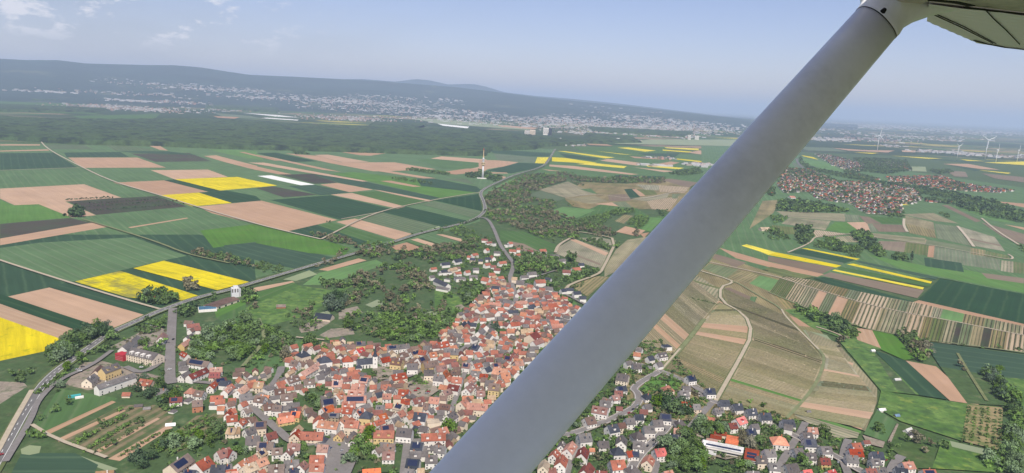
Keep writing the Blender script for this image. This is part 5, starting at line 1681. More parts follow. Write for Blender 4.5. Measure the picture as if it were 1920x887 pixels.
# ------------------------------------------------------------------ trees: mix spacing radius then polygon
# mix: f fresh, m mid, d dark, b bare brownish, p pale
TREES = """
O 900 260 4
mbbf 11 5.5 30,430 100,400 300,290 480,270 650,300 640,322 450,385 370,430 430,460 570,480 700,500 720,520 620,512 530,545 700,615 800,640 900,640 1040,740 900,740 740,700 730,760 600,790 560,790 330,690 150,640 50,600
mb 11 5.5 700,285 900,300 1400,300 1380,340 950,335 750,325 650,290
md 12 6 1400,268 1520,245 1650,225 1660,265 1530,280
mb 11 4.5 580,255 700,262 690,285 560,280
mdf 10 5 30,290 160,285 165,315 100,330 60,310
md 11 5 -20,240 50,262 50,300 0,296
mb 10 4 680,320 790,355 770,362 700,335
mf 11 5 740,620 1000,545 1160,530 1160,560 1000,590 900,660 760,655
mf 9 4 1100,640 1160,580 1220,580 1180,650 1110,655
mf 9 4 1200,600 1270,580 1260,640 1180,680 1150,670
md 10 5 1340,540 1410,545 1380,590 1330,570
m 12 5 780,755 880,770 980,830 960,840 850,800
m 10 4 320,270 470,290 480,298 330,282
b 8 5 1150,700 1190,705 1180,735 1145,730
mf 8 4 700,720 745,705 745,755 705,752
O 480 440 4
mbbfd 10 5.5 420,240 560,190 700,110 800,75 1000,80 1130,150 1250,110 1490,70 1700,85 1690,100 1560,180 1300,230 1190,170 1050,200 900,190 700,140 560,230 430,255
mbbf 10 5.5 390,390 640,330 740,300 900,250 1150,240 1290,330 1300,400 1160,340 900,400 740,410 500,400
mbf 11 5.5 860,400 1080,420 1200,340 1340,420 1290,480 1340,560 1100,600 900,590 860,500 700,450
mbf 10 5 640,480 760,440 860,470 760,540 620,550
mfbf 12 5 640,620 780,590 1100,600 1400,570 1500,700 1480,740 1300,790 1100,830 1000,790 760,740 660,700
dd 11 8 545,480 680,500 680,560 600,600 545,575
mb 14 4.5 200,600 420,560 440,640 260,680
mf 13 4.5 200,690 460,640 520,700 440,760 300,700
mb 14 4.5 -80,480 0,480 30,580 -80,600
m 9 3.5 290,530 330,520 350,545 300,548
m 9 3.5 395,510 440,510 440,540 390,540
mb 9 5 1400,500 1430,540 1390,590 1370,560
df 10 5 1400,460 1470,450 1480,490 1410,500
mfm 10 5.5 1540,430 1700,420 1700,500 1640,560 1560,520
mfb 12 5 1500,640 1560,600 1400,580
d 8 4 60,335 130,340 120,355 70,355
m 9 4 0,210 200,255 205,285 60,290 0,260
mb 9 5 90,780 200,720 300,800 200,880 60,860
fmf 9 5.5 350,780 420,720 540,800 420,860 380,830
O 0 560 2.713
fmfm 9 6 950,290 1010,190 1120,150 1240,110 1400,170 1420,210 1350,300 1260,340 1180,320 1120,260 1060,330 980,320
mdf 9 7.5 240,310 330,200 460,175 540,150 575,200 560,260 500,290 400,300 330,380 250,370
fm 9 6 370,310 430,300 440,350 390,350
mb 12 5 60,400 130,370 180,380 160,450 90,430
m 10 5 280,440 340,430 330,460 285,465
mfd 9 6 700,410 800,440 900,500 900,600 830,580 720,530 640,490
fm 9 5.5 790,300 860,300 850,360 790,370
fm 9 5 700,150 860,90 850,160 760,190 690,180
fm 9 6 700,230 760,230 760,260 700,260
mdb 9 6 620,830 760,770 850,740 900,780 830,860 700,890 620,880
fm 11 5 850,700 1000,690 1010,790 900,800 840,760
mf 10 5 980,760 1100,640 1140,700 1060,780
mf 18 3.6 290,720 620,550 780,600 700,700 500,790
mf 18 4 700,790 900,640 1080,590 1080,680 880,790
m 15 4 160,640 300,470 420,500 280,620
md 9 5.5 900,60 1000,40 990,90 920,110
fm 12 5 100,720 240,690 200,740
f 12 5 820,200 870,200 870,260 830,280
O 420 640 6
fmb 9 5 170,330 210,260 500,180 720,30 800,40 700,130 420,230 220,320
mb 9 5.5 640,240 700,150 800,120 800,180 700,270
fm 9 5 800,590 1000,620 1080,620 1060,780 1000,720 900,640
fm 9 5 1100,50 1260,60 1250,140 1180,170 1120,110
fmd 9 6 1530,290 1690,300 1690,390 1580,390
f 8 5.5 1750,250 1810,250 1800,310 1750,310
mf 9 5 470,400 590,400 580,440 470,440
f 9 4.5 950,520 1150,510 1160,590 960,580
fm 8 6 1650,720 1750,720 1750,780 1660,780
m 7 4 690,540 745,540 740,580 690,580
O 420 747 6
fmfm 6 6.5 1420,660 1540,590 1600,470 1680,500 1660,600 1560,680 1480,800 1410,780
fm 8 5.5 820,600 980,590 980,650 830,660
f 6 5 850,545 900,540 900,580 850,590
fm 9 5 1140,650 1200,650 1190,700 1140,700
fm 10 4.5 0,370 150,400 160,470 20,480
mf 9 5 20,650 150,580 280,600 180,680 60,720
mf 12 4 1570,720 1730,660 1900,680 1900,740 1600,760
m 11 4 940,500 1060,500 1050,530 950,530
O 700 600 6
fm 9 5 0,0 600,0 900,20 930,100 800,180 600,200 450,280 300,260 100,250 0,230
d 8 6 1360,60 1420,70 1410,140 1360,140
d 8 6 1430,70 1500,60 1490,130 1440,120
m 7 5 1330,260 1370,260 1360,310 1330,310
f 7 5 1470,420 1510,420 1510,470 1470,470
fm 9 4.5 320,390 430,370 420,430 330,440
fm 10 4 450,700 600,690 600,750 460,740
md 10 5 1600,370 1900,330 1800,420 1650,410
m 8 4.5 800,880 850,880 850,930 800,930
O 700 740 6
mfm 9 6.5 820,370 940,360 950,520 850,530
mf 8 6.5 930,250 1150,240 1150,290 1050,350 950,340
fm 10 4 380,90 480,90 500,190 400,200
fm 11 4 500,760 660,780 640,840 520,820
m 10 4 60,690 300,700 280,770 80,760
m 8 5 440,450 530,450 520,510 450,510
O 860 440 6
fmmb 8 6 640,400 650,330 720,260 900,240 1040,260 1180,340 1180,380 1040,450 880,430 760,420 680,450
mf 10 5 1180,470 1400,400 1600,420 1560,460 1250,560 1180,540
m 9 5 960,540 1100,560 1090,620 960,600
m 6 7 1240,250 1290,255 1290,310 1240,310
f 9 5 1110,700 1180,690 1160,750 1110,750
mb 9 5 40,80 240,80 240,130 60,230 0,250
mf 10 5 0,500 250,560 260,700 180,780 60,820 0,700
mf 10 4.5 60,320 250,300 240,360 60,360
mf 7 6 1750,110 1790,110 1790,150 1755,150
m 10 4.5 1420,50 1600,80 1720,170 1690,190 1560,120
mf 9 5 490,370 560,360 560,420 490,420
O 980 747 6
fmfd 7 6.5 1450,0 1600,60 1750,80 1900,150 1920,220 1780,210 1560,150 1460,60
fm 8 6 1560,480 1660,560 1830,560 1800,700 1920,830 1600,830 1580,700 1620,620
fm 11 4.5 1010,170 1100,150 1110,220 1020,230
mf 12 4 780,360 880,400 880,460 790,450
mf 12 4 780,520 1000,560 980,700 800,640
fm 12 4 1280,260 1440,180 1380,300 1280,320
mf 14 3.6 1380,420 1480,420 1420,520 1360,540
mf 12 4 550,300 640,300 640,370 560,370
mf 12 4 640,250 760,290 740,330 650,300
mf 13 4 500,740 660,620 700,700 560,830
O 1260 747 6
fmfd 8 6.5 0,70 200,110 260,200 160,230 40,180 0,180
fmfm 9 6.5 60,400 170,380 350,230 420,230 490,330 520,370 600,400 620,440 540,470 350,470 300,380 230,480 260,560 340,640 440,740 420,840 0,840 0,520
fmb 10 6 640,360 760,340 900,420 1000,380 1150,400 1130,520 1000,520 900,700 780,660 770,540 640,460
fm 10 5 500,600 620,620 600,740 500,740
mf 10 5 620,780 800,720 920,740 900,830 640,840
mf 12 4.5 1000,280 1150,340 1130,380 1000,350
f 12 3.6 700,20 800,20 1250,180 1240,200 980,120
fm 10 5 1430,700 1640,690 1650,830 1440,830
m 12 4.5 1380,240 1480,260 1470,360 1390,330
mf 12 4.5 1100,170 1240,220 1190,300 1110,290
mf 12 4.5 1640,370 1760,380 1750,460 1650,440
O 1500 747 6
bbm 12 5.5 1270,370 1480,380 1490,560 1430,720 1240,700 1200,600 1280,500
mf 12 4 990,560 1180,420 1220,560 1130,670 980,660
m 9 5 820,370 880,380 880,430 820,430
md 9 5 1570,520 1700,530 1700,600 1600,600
m 9 5 1760,610 1820,620 1810,660 1760,660
O 1460 560 2.713
fmfd 8 5.5 80,45 150,60 250,95 340,125 400,185 380,212 320,195 240,150 150,110 90,70
mfb 8 5.5 590,180 690,195 740,250 760,300 730,330 690,310 650,260
b 6 7 705,255 745,255 745,290 705,290
b 7 6 915,345 965,350 960,375 920,375
fmfd 7 6.5 1030,375 1100,370 1130,440 1200,530 1190,550 1140,530 1060,420
mfd 8 6.5 1140,560 1230,560 1250,640 1230,760 1180,790 1130,770 1180,640
fm 9 5.5 1000,810 1130,790 1260,800 1260,900 1100,900
b 7 6 300,220 325,220 325,250 300,250
m 10 4 930,240 1260,265 1260,280 930,250
O 1440 440 4
mdm 9 7 210,-50 330,-40 340,60 250,85 210,40
mfd 8 6 620,0 700,-20 760,0 820,90 890,160 840,175 760,130 700,90
mfd 9 5.5 430,30 500,35 560,80 700,110 700,145 560,140 430,115
md 8 6 940,165 1025,160 1025,200 940,195
m 9 4 600,155 700,160 700,178 600,170
mf 11 4.5 350,60 430,60 420,110 350,100
m 10 4 1870,80 1930,90 1930,140 1890,130
O 1440 260 4
mdf 9 6 80,470 340,480 480,520 620,555 260,560 60,545
md 11 6 900,330 1100,360 1440,420 1700,480 1920,560 1920,640 1700,600 1500,550 1380,500 1380,460 1150,420 1100,380 900,345
md 11 5.5 240,130 260,180 330,220 560,270 760,320 880,330 880,345 740,325 540,290 300,235 240,190 232,150
md 12 5.5 640,150 800,150 1040,170 1080,240 900,270 700,250 640,280 560,250 700,210
m 10 5 960,540 1030,560 1010,600 920,600 890,580
m 9 5 1280,565 1300,560 1370,590 1350,600
md 12 5 1200,240 1360,235 1400,255 1280,270
md 12 5 1280,340 1350,330 1480,350 1500,400 1300,360
mf 12 5 0,580 150,590 120,630 40,640
mfd 10 5 -20,690 20,670 180,760 60,770 -40,730
md 13 5 140,220 340,240 520,320 480,330 140,290
O 0 440 4
fmd 7 5.5 1030,490 1080,450 1220,430 1340,495 1200,540 1130,530
b 7 6 1360,375 1400,360 1480,385 1470,430 1400,430
mb 9 5 1410,145 1520,140 1700,160 1930,240 1930,265 1760,230 1600,190 1430,155
md 8 5.5 1330,600 1380,550 1480,520 1490,560 1420,600 1340,640
m 10 4 1500,520 1620,460 1680,460 1540,530
mf 9 5.5 1820,430 1920,450 1920,520 1820,520
O 480 260 4
mb 9 5 400,730 520,725 680,750 760,800 600,790
md 9 5 270,102 360,105 410,122 300,120
m 9 4.5 1115,228 1200,232 1440,262 1460,280 1300,262 1130,240
m 9 4 1015,298 1100,300 1330,340 1330,350 1200,330 1030,310
md 9 5 1560,275 1650,258 1690,262 1690,296 1600,300
md 9 5 1720,262 1760,258 1770,300 1740,320
md 9 5 1780,285 1830,282 1840,318 1790,326
m 9 5 1360,680 1400,675 1400,710 1365,705
mf 12 4.5 1420,680 1540,660 1660,720 1680,780 1560,760
d 9 4 500,628 555,620 555,630 505,634
O 0 260 4
d 7 8 527,555 560,548 565,590 530,592
d 7 8 568,548 615,545 622,590 572,592
d 9 5 360,82 380,80 382,90 360,90
"""
ROWS = [  # orchard and avenue rows: (x0,y0,x1,y1,n,mix,r)
 (1817, 768, 1805, 832, 13, 'm', 2.2), (1829, 769, 1820, 835, 13, 'f', 2.2), (1842, 770, 1834, 836, 13, 'm', 2.2), (1853, 770, 1848, 840, 13, 'f', 2.2), (1866, 771, 1861, 842, 13, 'm', 2.2), (1876, 772, 1872, 843, 13, 'm', 2.2),
 (868, 421, 898, 411, 9, 'd', 3.6), (770, 441, 860, 421, 5, 'm', 3.5),
 (125, 376, 210, 372, 22, 'd', 3.0), (170, 383, 300, 374, 24, 'd', 2.6), (150, 389, 330, 378, 30, 'd', 2.6), (170, 396, 345, 384, 30, 'd', 2.6),
 (160, 850, 245, 795, 14, 'mf', 2.4), (140, 835, 235, 783, 14, 'fm', 2.6), (225, 858, 300, 815, 12, 'mf', 2.2), (180, 852, 265, 802, 10, 'fp', 2.2),
 (300, 850, 400, 790, 16, 'fm', 2.6), (285, 843, 385, 785, 15, 'mf', 2.6), (315, 858, 410, 805, 14, 'fm', 2.8),
 (1090, 452, 1140, 470, 9, 'm', 3.5), (1300, 562, 1345, 573, 16, 'm', 1.8), (70, 742, 120, 705, 8, 'mf', 3)]
MIXI = dict(f=0, m=1, d=2, b=3, p=4); LEAF = ['leaf_fresh', 'leaf_mid', 'leaf_dark', 'leaf_bare', 'leaf_pale']
def vnoise(x, y, s, seed):
    x = x/s; y = y/s; xi = np.floor(x).astype(int); yi = np.floor(y).astype(int); fx = x-xi; fy = y-yi; fx = fx*fx*(3-2*fx); fy = fy*fy*(3-2*fy)
    def hsh(a, b): v = np.sin(a*127.1+b*311.7+seed*17.3)*43758.5453; return v-np.floor(v)
    return (hsh(xi, yi)*(1-fx)+hsh(xi+1, yi)*fx)*(1-fy)+(hsh(xi, yi+1)*(1-fx)+hsh(xi+1, yi+1)*fx)*fy
TR = []   # x, y, radius, height, kind, shape
rt_ = random.Random(23)
def tree_at(x, y, r, mix, hk=1.0, sh=1.0): TR.append((x, y, r, r*rt_.uniform(1.7, 2.3)*hk, MIXI[mix], sh))
def put_region(mix, sp, r, P):
    g = [at(*p)[:2] for p in P]; xs = [p[0] for p in g]; ys = [p[1] for p in g]
    cx, cy = sum(xs)/len(xs), sum(ys)/len(ys)
    if math.hypot(cx, cy) > 2600: sp *= 1.25; r *= 1.2
    nx = int((max(xs)-min(xs))/sp)+2; ny = int((max(ys)-min(ys))/sp)+2
    for i in range(nx):
        for j in range(ny):
            x = min(xs)+(i+rt_.uniform(-.45, .45))*sp; y = min(ys)+(j+rt_.uniform(-.45, .45))*sp
            if not inpoly(x, y, g): continue
            if sp >= 9 and float(vnoise(np.array([x]), np.array([y]), 38, 5)[0])*.75+rt_.random()*.25 < (.41 if 'b' in mix and len(mix) > 2 else .27): continue
            q = r*rt_.uniform(.5, 1.2)*(1.25 if rt_.random() < .08 else 1)
            if not free((x, y), q*.35) or seg_near(np.array((x, y)), 2.5): continue
            k = mix[int((math.sin(x*.013+y*.007)+math.sin(y*.021-x*.009)+2)/4*len(mix)*.999)] if rt_.random() < .5 else rt_.choice(mix)
            tree_at(x, y, q, k)
ox = oy = 0.; s = 1.
for ln in TREES.strip().splitlines():
    a = ln.split()
    if a[0] == 'O': ox, oy, s = map(float, a[1:4]); continue
    put_region(a[0], float(a[1]), float(a[2]), [(ox+float(p.split(',')[0])/s, oy+float(p.split(',')[1])/s) for p in a[3:]])
for x0, y0, x1, y1, n, mix, r in ROWS:
    for i in range(n):
        u = (i+rt_.uniform(-.2, .2))/(n-1); p = at(x0+(x1-x0)*u, y0+(y1-y0)*u); tree_at(p[0], p[1], r*rt_.uniform(.7, 1.25), rt_.choice(mix))
pp = at(1709, 493); TR.append((pp[0], pp[1], 5.0, 30., 2, .5))        # the single poplar
# garden trees and shrubs between the houses
for poly, n, k in (([(205, 650), (330, 590), (440, 690), (545, 650), (760, 660), (900, 560), (800, 520), (900, 440), (1110, 500), (1000, 700), (830, 887), (300, 887), (430, 790)], 11000, 3.0), ([(1170, 640), (1240, 640), (1340, 750), (1480, 780), (1740, 887), (980, 887), (1080, 740)], 5200, 3.0)):
    g = [at(*p) for p in poly]; xs = [p[0] for p in g]; ys = [p[1] for p in g]; done = 0
    for _ in range(n):
        x, y = rt_.uniform(min(xs), max(xs)), rt_.uniform(min(ys), max(ys)); q = proj((x, y, 2))
        if not inpoly(q[0], q[1], poly): continue
        r = rt_.uniform(1.2, 3.6)
        if not free((x, y), r*.55) or seg_near(np.array((x, y)), 1.5): continue
        if q[0] < 1000 and rt_.random() < .3: continue
        tree_at(x, y, r, rt_.choice('ffmmmdbp'), .85)
VT = []
for poly, *_ in VIL:
    g = [at(*p) for p in poly]; xs = [p[0] for p in g]; ys = [p[1] for p in g]
    for _ in range(4200 if poly is VIL[0][0] else 1500):
        x, y = rt_.uniform(min(xs)-30, max(xs)+30), rt_.uniform(min(ys)-30, max(ys)+30); q = proj((x, y, 2))
        if inpoly(q[0], q[1], poly) and free((x, y), 2): tree_at(x, y, rt_.uniform(3.5, 7), rt_.choice('mmdd'))
def seen(t):
    x, y = proj((t[0], t[1], t[3]*.6))
    return -30 < x < 1950 and -20 < y < 930 and not (STRUT_L(y)+25 < x < STRUT_R(y)-25)
TR = [t for t in TR if seen(t)]
TR.sort(key=lambda t: -(t[2]/math.hypot(t[0], t[1])*(3 if t[5] != 1.0 else 1)))
NT = 285
def crown_arrays(rng, nq, size, squash=1.0, lobes=7):
    """leaf clumps on the lobes of a crown of radius 1 around (0,0,1)"""
    C_ = rng.normal(size=(lobes, 3))*np.array([.38, .38, .30]); C_[:, 2] += 1.0; R_ = rng.uniform(.42, .68, lobes)
    k = rng.integers(0, lobes, nq); d = rng.normal(size=(nq, 3)); d /= np.linalg.norm(d, axis=1)[:, None]; d[:, 2] = np.where(d[:, 2] < -.3, -d[:, 2], d[:, 2])
    c = C_[k]+d*(R_[k]*rng.uniform(.75, 1.08, nq))[:, None]
    c[:, 2] *= squash
    nrm = d+rng.normal(size=(nq, 3))*.45; nrm /= np.linalg.norm(nrm, axis=1)[:, None]
    t = np.cross(nrm, rng.normal(size=(nq, 3))); t /= np.linalg.norm(t, axis=1)[:, None]; b = np.cross(nrm, t)
    sz = size*rng.uniform(.6, 1.4, nq)[:, None]
    q = np.stack([c-t*sz, c-b*sz*.8, c+t*sz, c+b*sz*.9], 1).reshape(-1, 3)
    return q
trng = np.random.default_rng(3)
PROTO = [crown_arrays(trng, 420, .13, lobes=int(trng.integers(7, 12))) for _ in range(7)]
def crown_mesh(name, q, mat):
    me = bpy.data.meshes.new(name); me.from_pydata([tuple(v) for v in q], [], [tuple(range(i, i+4)) for i in range(0, len(q), 4)]); me.materials.append(MATS[mat]); return me
CM = {(i, k): crown_mesh('crown', PROTO[i], LEAF[k]) for i in range(7) for k in range(5)}
tm = MB(); tm.cyl((0, 0, -.05), (0, 0, .75), .075, .045, 7, caps=False)
for a_ in range(4): tm.cyl((0, 0, .45), (.42*math.cos(a_*1.7), .42*math.sin(a_*1.7), 1.0), .04, .015, 5, caps=False)
to = tm.build('trunk', 'trunk'); TMESH = to.data; bpy.data.objects.remove(to)
ITREES = []
for t in TR[:NT]:
    x, y, r, hgt, k, shp = t; root = empty('tree', (x, y, 0.3), rt_.uniform(0, 6.28)); i = rt_.randrange(7)
    o = bpy.data.objects.new('trunk', TMESH); col.objects.link(o); o.parent = root; o.scale = (r, r, hgt*.5)
    o = bpy.data.objects.new('crown', CM[(i, k)]); col.objects.link(o); o.parent = root; o.scale = (r*(shp if shp != 1 else 1), r*(shp if shp != 1 else 1), hgt*.5)
    if shp != 1: o.scale = (r*.75, r*.75, hgt*.52)
    ITREES.append(dict(obj=root, c=np.array([x, y]), r=r, h=hgt, k=k, px=proj((x, y, hgt*.5)), shp=shp))
rest = TR[NT:]
SMALL = [crown_arrays(trng, 46, .30, lobes=5) for _ in range(12)]
SMALLER = [crown_arrays(trng, 22, .42, lobes=4) for _ in range(8)]
Vs, Ms = [], []
for t in rest:
    x, y, r, hgt, k, shp = t; dd = math.hypot(x, y); q = (SMALL if dd < 2200 else SMALLER); q = q[rt_.randrange(len(q))]; a_ = rt_.uniform(0, 6.28); ca, sa = math.cos(a_), math.sin(a_)
    v = np.empty_like(q); v[:, 0] = (q[:, 0]*ca-q[:, 1]*sa)*r+x; v[:, 1] = (q[:, 0]*sa+q[:, 1]*ca)*r+y; v[:, 2] = q[:, 2]*hgt*.5+.2
    Vs.append(v); Ms.append(np.full(len(q)//4, k))
V_ = np.concatenate(Vs); M2 = np.concatenate(Ms)
o = bulk('trees', V_, np.arange(len(V_)).reshape(-1, 4), LEAF, M2)
ta = o.data.attributes.new('tint', 'FLOAT', 'FACE'); ta.data.foreach_set('value', np.concatenate([np.full(len(m_), float(trng.uniform(-.45, .45))) + trng.uniform(-.12, .12, len(m_)) for m_ in Ms]).astype(np.float32))
tag(o, 'mass of smaller trees and hedges in belts, gardens and orchards round the village', 'trees', kind='stuff')
print('trees', len(TR), 'houses', len(HS))

# ------------------------------------------------------------------ big forest: uneven canopy sheet with rounded crowns
FOREST = [[(-200, 212), (60, 226), (200, 228), (370, 226), (560, 236), (640, 240), (720, 243), (900, 247), (1000, 258), (1075, 268), (1095, 272), (1020, 275), (1000, 281), (920, 283), (908, 293), (850, 292), (700, 287), (560, 283), (400, 279), (300, 274), (130, 270), (0, 262), (-200, 262)],
          [(1095, 252), (1180, 258), (1200, 268), (1110, 270)], [(1100, 240), (1300, 250), (1280, 258), (1120, 248)], [(-100, 196), (40, 200), (200, 206), (180, 212), (-100, 208)], [(700, 232), (800, 236), (790, 242), (690, 240)],
          [(380, 195), (520, 204), (520, 212), (390, 204)], [(60, 180), (330, 183), (330, 190), (60, 190)]]
for fi, poly in enumerate(FOREST):
    g = np.array([at(*p)[:2] for p in poly]); step = 13 if fi == 0 else 30
    X, Y = np.meshgrid(np.arange(g[:, 0].min(), g[:, 0].max(), step), np.arange(g[:, 1].min(), min(g[:, 1].max(), 14000), step))
    px, py = X.ravel(), Y.ravel(); ins = np.zeros(px.size, bool); j = len(g)-1
    for i in range(len(g)):
        with np.errstate(divide='ignore', invalid='ignore'):
            cnd = ((g[i, 1] > py) != (g[j, 1] > py)) & (px < (g[j, 0]-g[i, 0])*(py-g[i, 1])/(g[j, 1]-g[i, 1])+g[i, 0])
        ins ^= cnd; j = i
    Z = 15+6*vnoise(px, py, 90, 1)+9*vnoise(px, py, 26, 2)+4*RNG.random(px.size); Z = np.where(ins, Z, -4)
    px = px+RNG.uniform(-4, 4, px.size); py = py+RNG.uniform(-4, 4, py.size)
    ny_, nx_ = X.shape; idx = np.arange(ny_*nx_).reshape(ny_, nx_); q = np.stack([idx[:-1, :-1], idx[:-1, 1:], idx[1:, 1:], idx[1:, :-1]], -1).reshape(-1, 4); q = q[ins[q].any(1)]
    used, inv = np.unique(q, return_inverse=True); o = bulk('forest', np.stack([px, py, Z], 1)[used], inv.reshape(-1, 4), ['forest'])
    tag(o, ['broad dark green forest filling the plain beyond the fields', 'small dark wood beyond the motorway junction', 'dark wood strip on the plain before the city', 'dark wood at the left edge far away', 'dark wood below the far red town', 'dark wood above the white greenhouse strips', 'dark wood below the hillside town'][fi], 'forest', kind='stuff')

# ------------------------------------------------------------------ distant wooded hills
def ridge(name, D0, D1, D2, prof, seed, xs):
    """rises from D0 to its crest at D1, falls to D2; crest height is read from the skyline"""
    nt_ = 46; P = []
    pxs = np.array([p[0] for p in prof], float); pys = np.array([p[1] for p in prof], float)
    for t in np.linspace(0, 1, nt_):
        row = []
        for x in xs:
            y = np.interp(x, pxs, pys); r_ = ray(x, y); hd = math.hypot(r_[0], r_[1]); zc = max(0., H+r_[2]/hd*D1)
            D = D0+(D1-D0)*(t/.7) if t < .7 else D1+(D2-D1)*((t-.7)/.3)
            u = t/.7 if t < .7 else 1-(t-.7)/.3
            f = u**1.7 if t < .7 else u
            b = ray(x, 300); b = b[:2]/math.hypot(*b[:2]); q = b*D; z = zc*f
            row.append((q[0], q[1], z, f))
        P.append(row)
    A = np.array(P); x_, y_ = A[..., 0].ravel(), A[..., 1].ravel(); f = A[..., 3].ravel()
    z = A[..., 2].ravel(); n = (vnoise(x_, y_, 2600, seed)-.5)*150+(vnoise(x_, y_, 900, seed+1)-.5)*60
    z = np.where(f > .97, z+(n*.06), z+n*np.clip(4*f*(1-f), 0, 1)); z = np.where(f <= .001, -3, z)
    nt2, nx2 = A.shape[:2]; idx = np.arange(nt2*nx2).reshape(nt2, nx2); q = np.stack([idx[:-1, :-1], idx[:-1, 1:], idx[1:, 1:], idx[1:, :-1]], -1).reshape(-1, 4)
    o = bulk(name, np.stack([x_, y_, z], 1), q, ['hill']); o.data.polygons.foreach_set('use_smooth', [True]*len(q)); return tag(o, kind='structure')
newmat('hill', (0.020, 0.040, 0.030), var=0, fine=.3, fines=.004, patch=((0.13, 0.14, 0.07), .0009, .6, .58, .68), big=.25, bigs=.0011)
XS = np.linspace(-350, 1600, 200)
ridge('hills', HILL1['D0'], HILL1['D1'], HILL1['D2'], HILL1['prof'], 4, XS)
ridge('hills', 27000, 32000, 40000, [(-350, 150), (500, 152), (620, 148), (680, 147), (740, 152), (775, 147), (800, 149), (835, 157), (880, 156), (905, 161), (940, 172), (1000, 179), (1060, 184), (1140, 192), (1200, 199), (1320, 214), (1500, 236), (1600, 250)], 9, XS)

# ------------------------------------------------------------------ air
hz = MB(); hz.box(-152000, 152000, -3600, 152000, -1.3, 1150.)
m = bpy.data.materials.new('haze'); m.use_nodes = True; t = m.node_tree; t.nodes.clear(); o = N(t, 'ShaderNodeOutputMaterial'); p = N(t, 'ShaderNodeVolumePrincipled')
p.inputs['Color'].default_value = HAZE_C; p.inputs['Density'].default_value = HAZE_D; p.inputs['Anisotropy'].default_value = 0.0
t.links.new(p.outputs[0], o.inputs['Volume']); MATS['haze'] = m
tag(hz.build('haze', 'haze'), 'thin blue haze over the plain', 'haze', kind='stuff')
# ------------------------------------------------------------------ the aeroplane: strut, strut fairing and wing seen from the cabin
newmat('paint_strut', (0.88, 0.88, 0.88), rough=.32, spec=.5, var=0, fine=.03, fines=30, patch=((0.50, 0.50, 0.50), 2.6, .45, .5, .72))
newmat('paint_wing', (0.95, 0.84, 1.0), rough=.35, spec=.5, var=0)
newmat('belt_reflection', (0.58, 0.49, 0.48), rough=.4, spec=.4, var=0, fine=.35, fines=6)  # brown blotchy reflection of the ground, painted into the wing underside colour
newmat('rubber', (0.02, 0.02, 0.02), var=0)
pl = tag(empty('aeroplane', (0.6, 0.2, H+.3)), 'high-wing light aeroplane, its grey strut running diagonally up to the wing', 'aeroplane')
def kid(o, parent=pl):
    o.parent = parent; o.matrix_parent_inverse = Matrix.Translation(-Vector(pl.location)) if parent is pl else Matrix.Identity(4)
    return o
def dpt(x, y, d): return CAM+ray(x, y)*d
cb, ct_ = (901.5, 887), (1650, 36)
dB, dT = 1.5, 2.44
PB, PT = dpt(*cb, dB), dpt(*ct_, dT)
S_ = (PT-PB); Ls = np.linalg.norm(S_); S_ = S_/Ls
def frame(P):
    v = P-CAM; v = v/np.linalg.norm(v); c = np.cross(S_, v); c = c/np.linalg.norm(c); n = np.cross(c, S_); return c, n
mid_ = (PB+PT)/2; cdir, ndir = frame(mid_)
if cdir@_R < 0: cdir, ndir = -cdir, -ndir
if ndir@(mid_-CAM) < 0: ndir = -ndir           # points away from the viewer
chord = .0765; thick = .034
def section(P, ch_, th_, n=40, cd_=None, nd_=None):
    cd_ = cdir if cd_ is None else cd_; nd_ = ndir if nd_ is None else nd_
    out_ = []
    for i in range(n):
        a = 2*PI*i/n; x = math.cos(a); y = math.sin(a); y *= (1-.28*x)          # blunter towards the leading edge
        out_.append(P+cd_*(ch_*x)+nd_*(th_*y))
    return out_
def loft(secs, name, mat, caps=True):
    n = len(secs[0]); m = MB(); vs = [tuple(v) for s in secs for v in s]
    fs = [(k*n+i, k*n+(i+1) % n, (k+1)*n+(i+1) % n, (k+1)*n+i) for k in range(len(secs)-1) for i in range(n)]
    if caps: fs += [tuple(range(n-1, -1, -1)), tuple((len(secs)-1)*n+i for i in range(n))]
    m.mesh(vs, fs); return kid(m.build(name, mat, smooth=True))
loft([section(PB+S_*u, chord, thick) for u in np.linspace(-.9, Ls-.0, 12)], 'strut', 'paint_strut')
UPW = np.array([0, 0, 1.]); 
def on_plane(x, y, z): r_ = ray(x, y); return CAM+r_*((z-H)/r_[2])
ZW = H+ray(1700, 10)[2]*dT+.0
# fairing: widening cuff from the strut to the wing skin
secs = [section(PT-S_*.03, chord*1.01, thick*1.02), section(PT+S_*.0, chord*1.03, thick*1.05)]
hv = _R-(_R@ndir)*ndir; hv /= np.linalg.norm(hv)
for (x, y, hp, bl) in [(1655, 26, 46, .1), (1664, 16, 54, .35), (1680, 6, 72, .65), (1704, -3, 98, .85), (1720, -14, 125, 1.0), (1735, -30, 160, 1.0)]:
    P = dpt(x, y, dT+.01); c_ = cdir*(1-bl)+hv*bl; c_ /= np.linalg.norm(c_); secs.append(section(P, hp*dT/F, thick*1.1, cd_=c_))
f_ = loft(secs, 'strut_fairing', 'paint_strut')
# rubber seal and grommet
ring = [section(PT-S_*(.033-.0028*j), chord*1.015, thick*1.05) for j in range(2)]
loft(ring, 'seal', 'rubber')
gm = MB(); gp0 = dpt(1655, 22, dT-.08); gm.cyl(gp0, gp0-ndir*.012, .0085, .006, 12); kid(gm.build('grommet', 'rubber', smooth=True))
for (x, y) in ((1248, 444), (1231, 571), (1092, 737)):
    d_ = dB+(dT-dB)*(887-y)/851.; q = dpt(x, y, d_-thick*1.02); b_ = MB(); b_.cyl(q-ndir*.001, q+ndir*.004, .0016, .0016, 8); kid(b_.build('speck', 'rubber'))
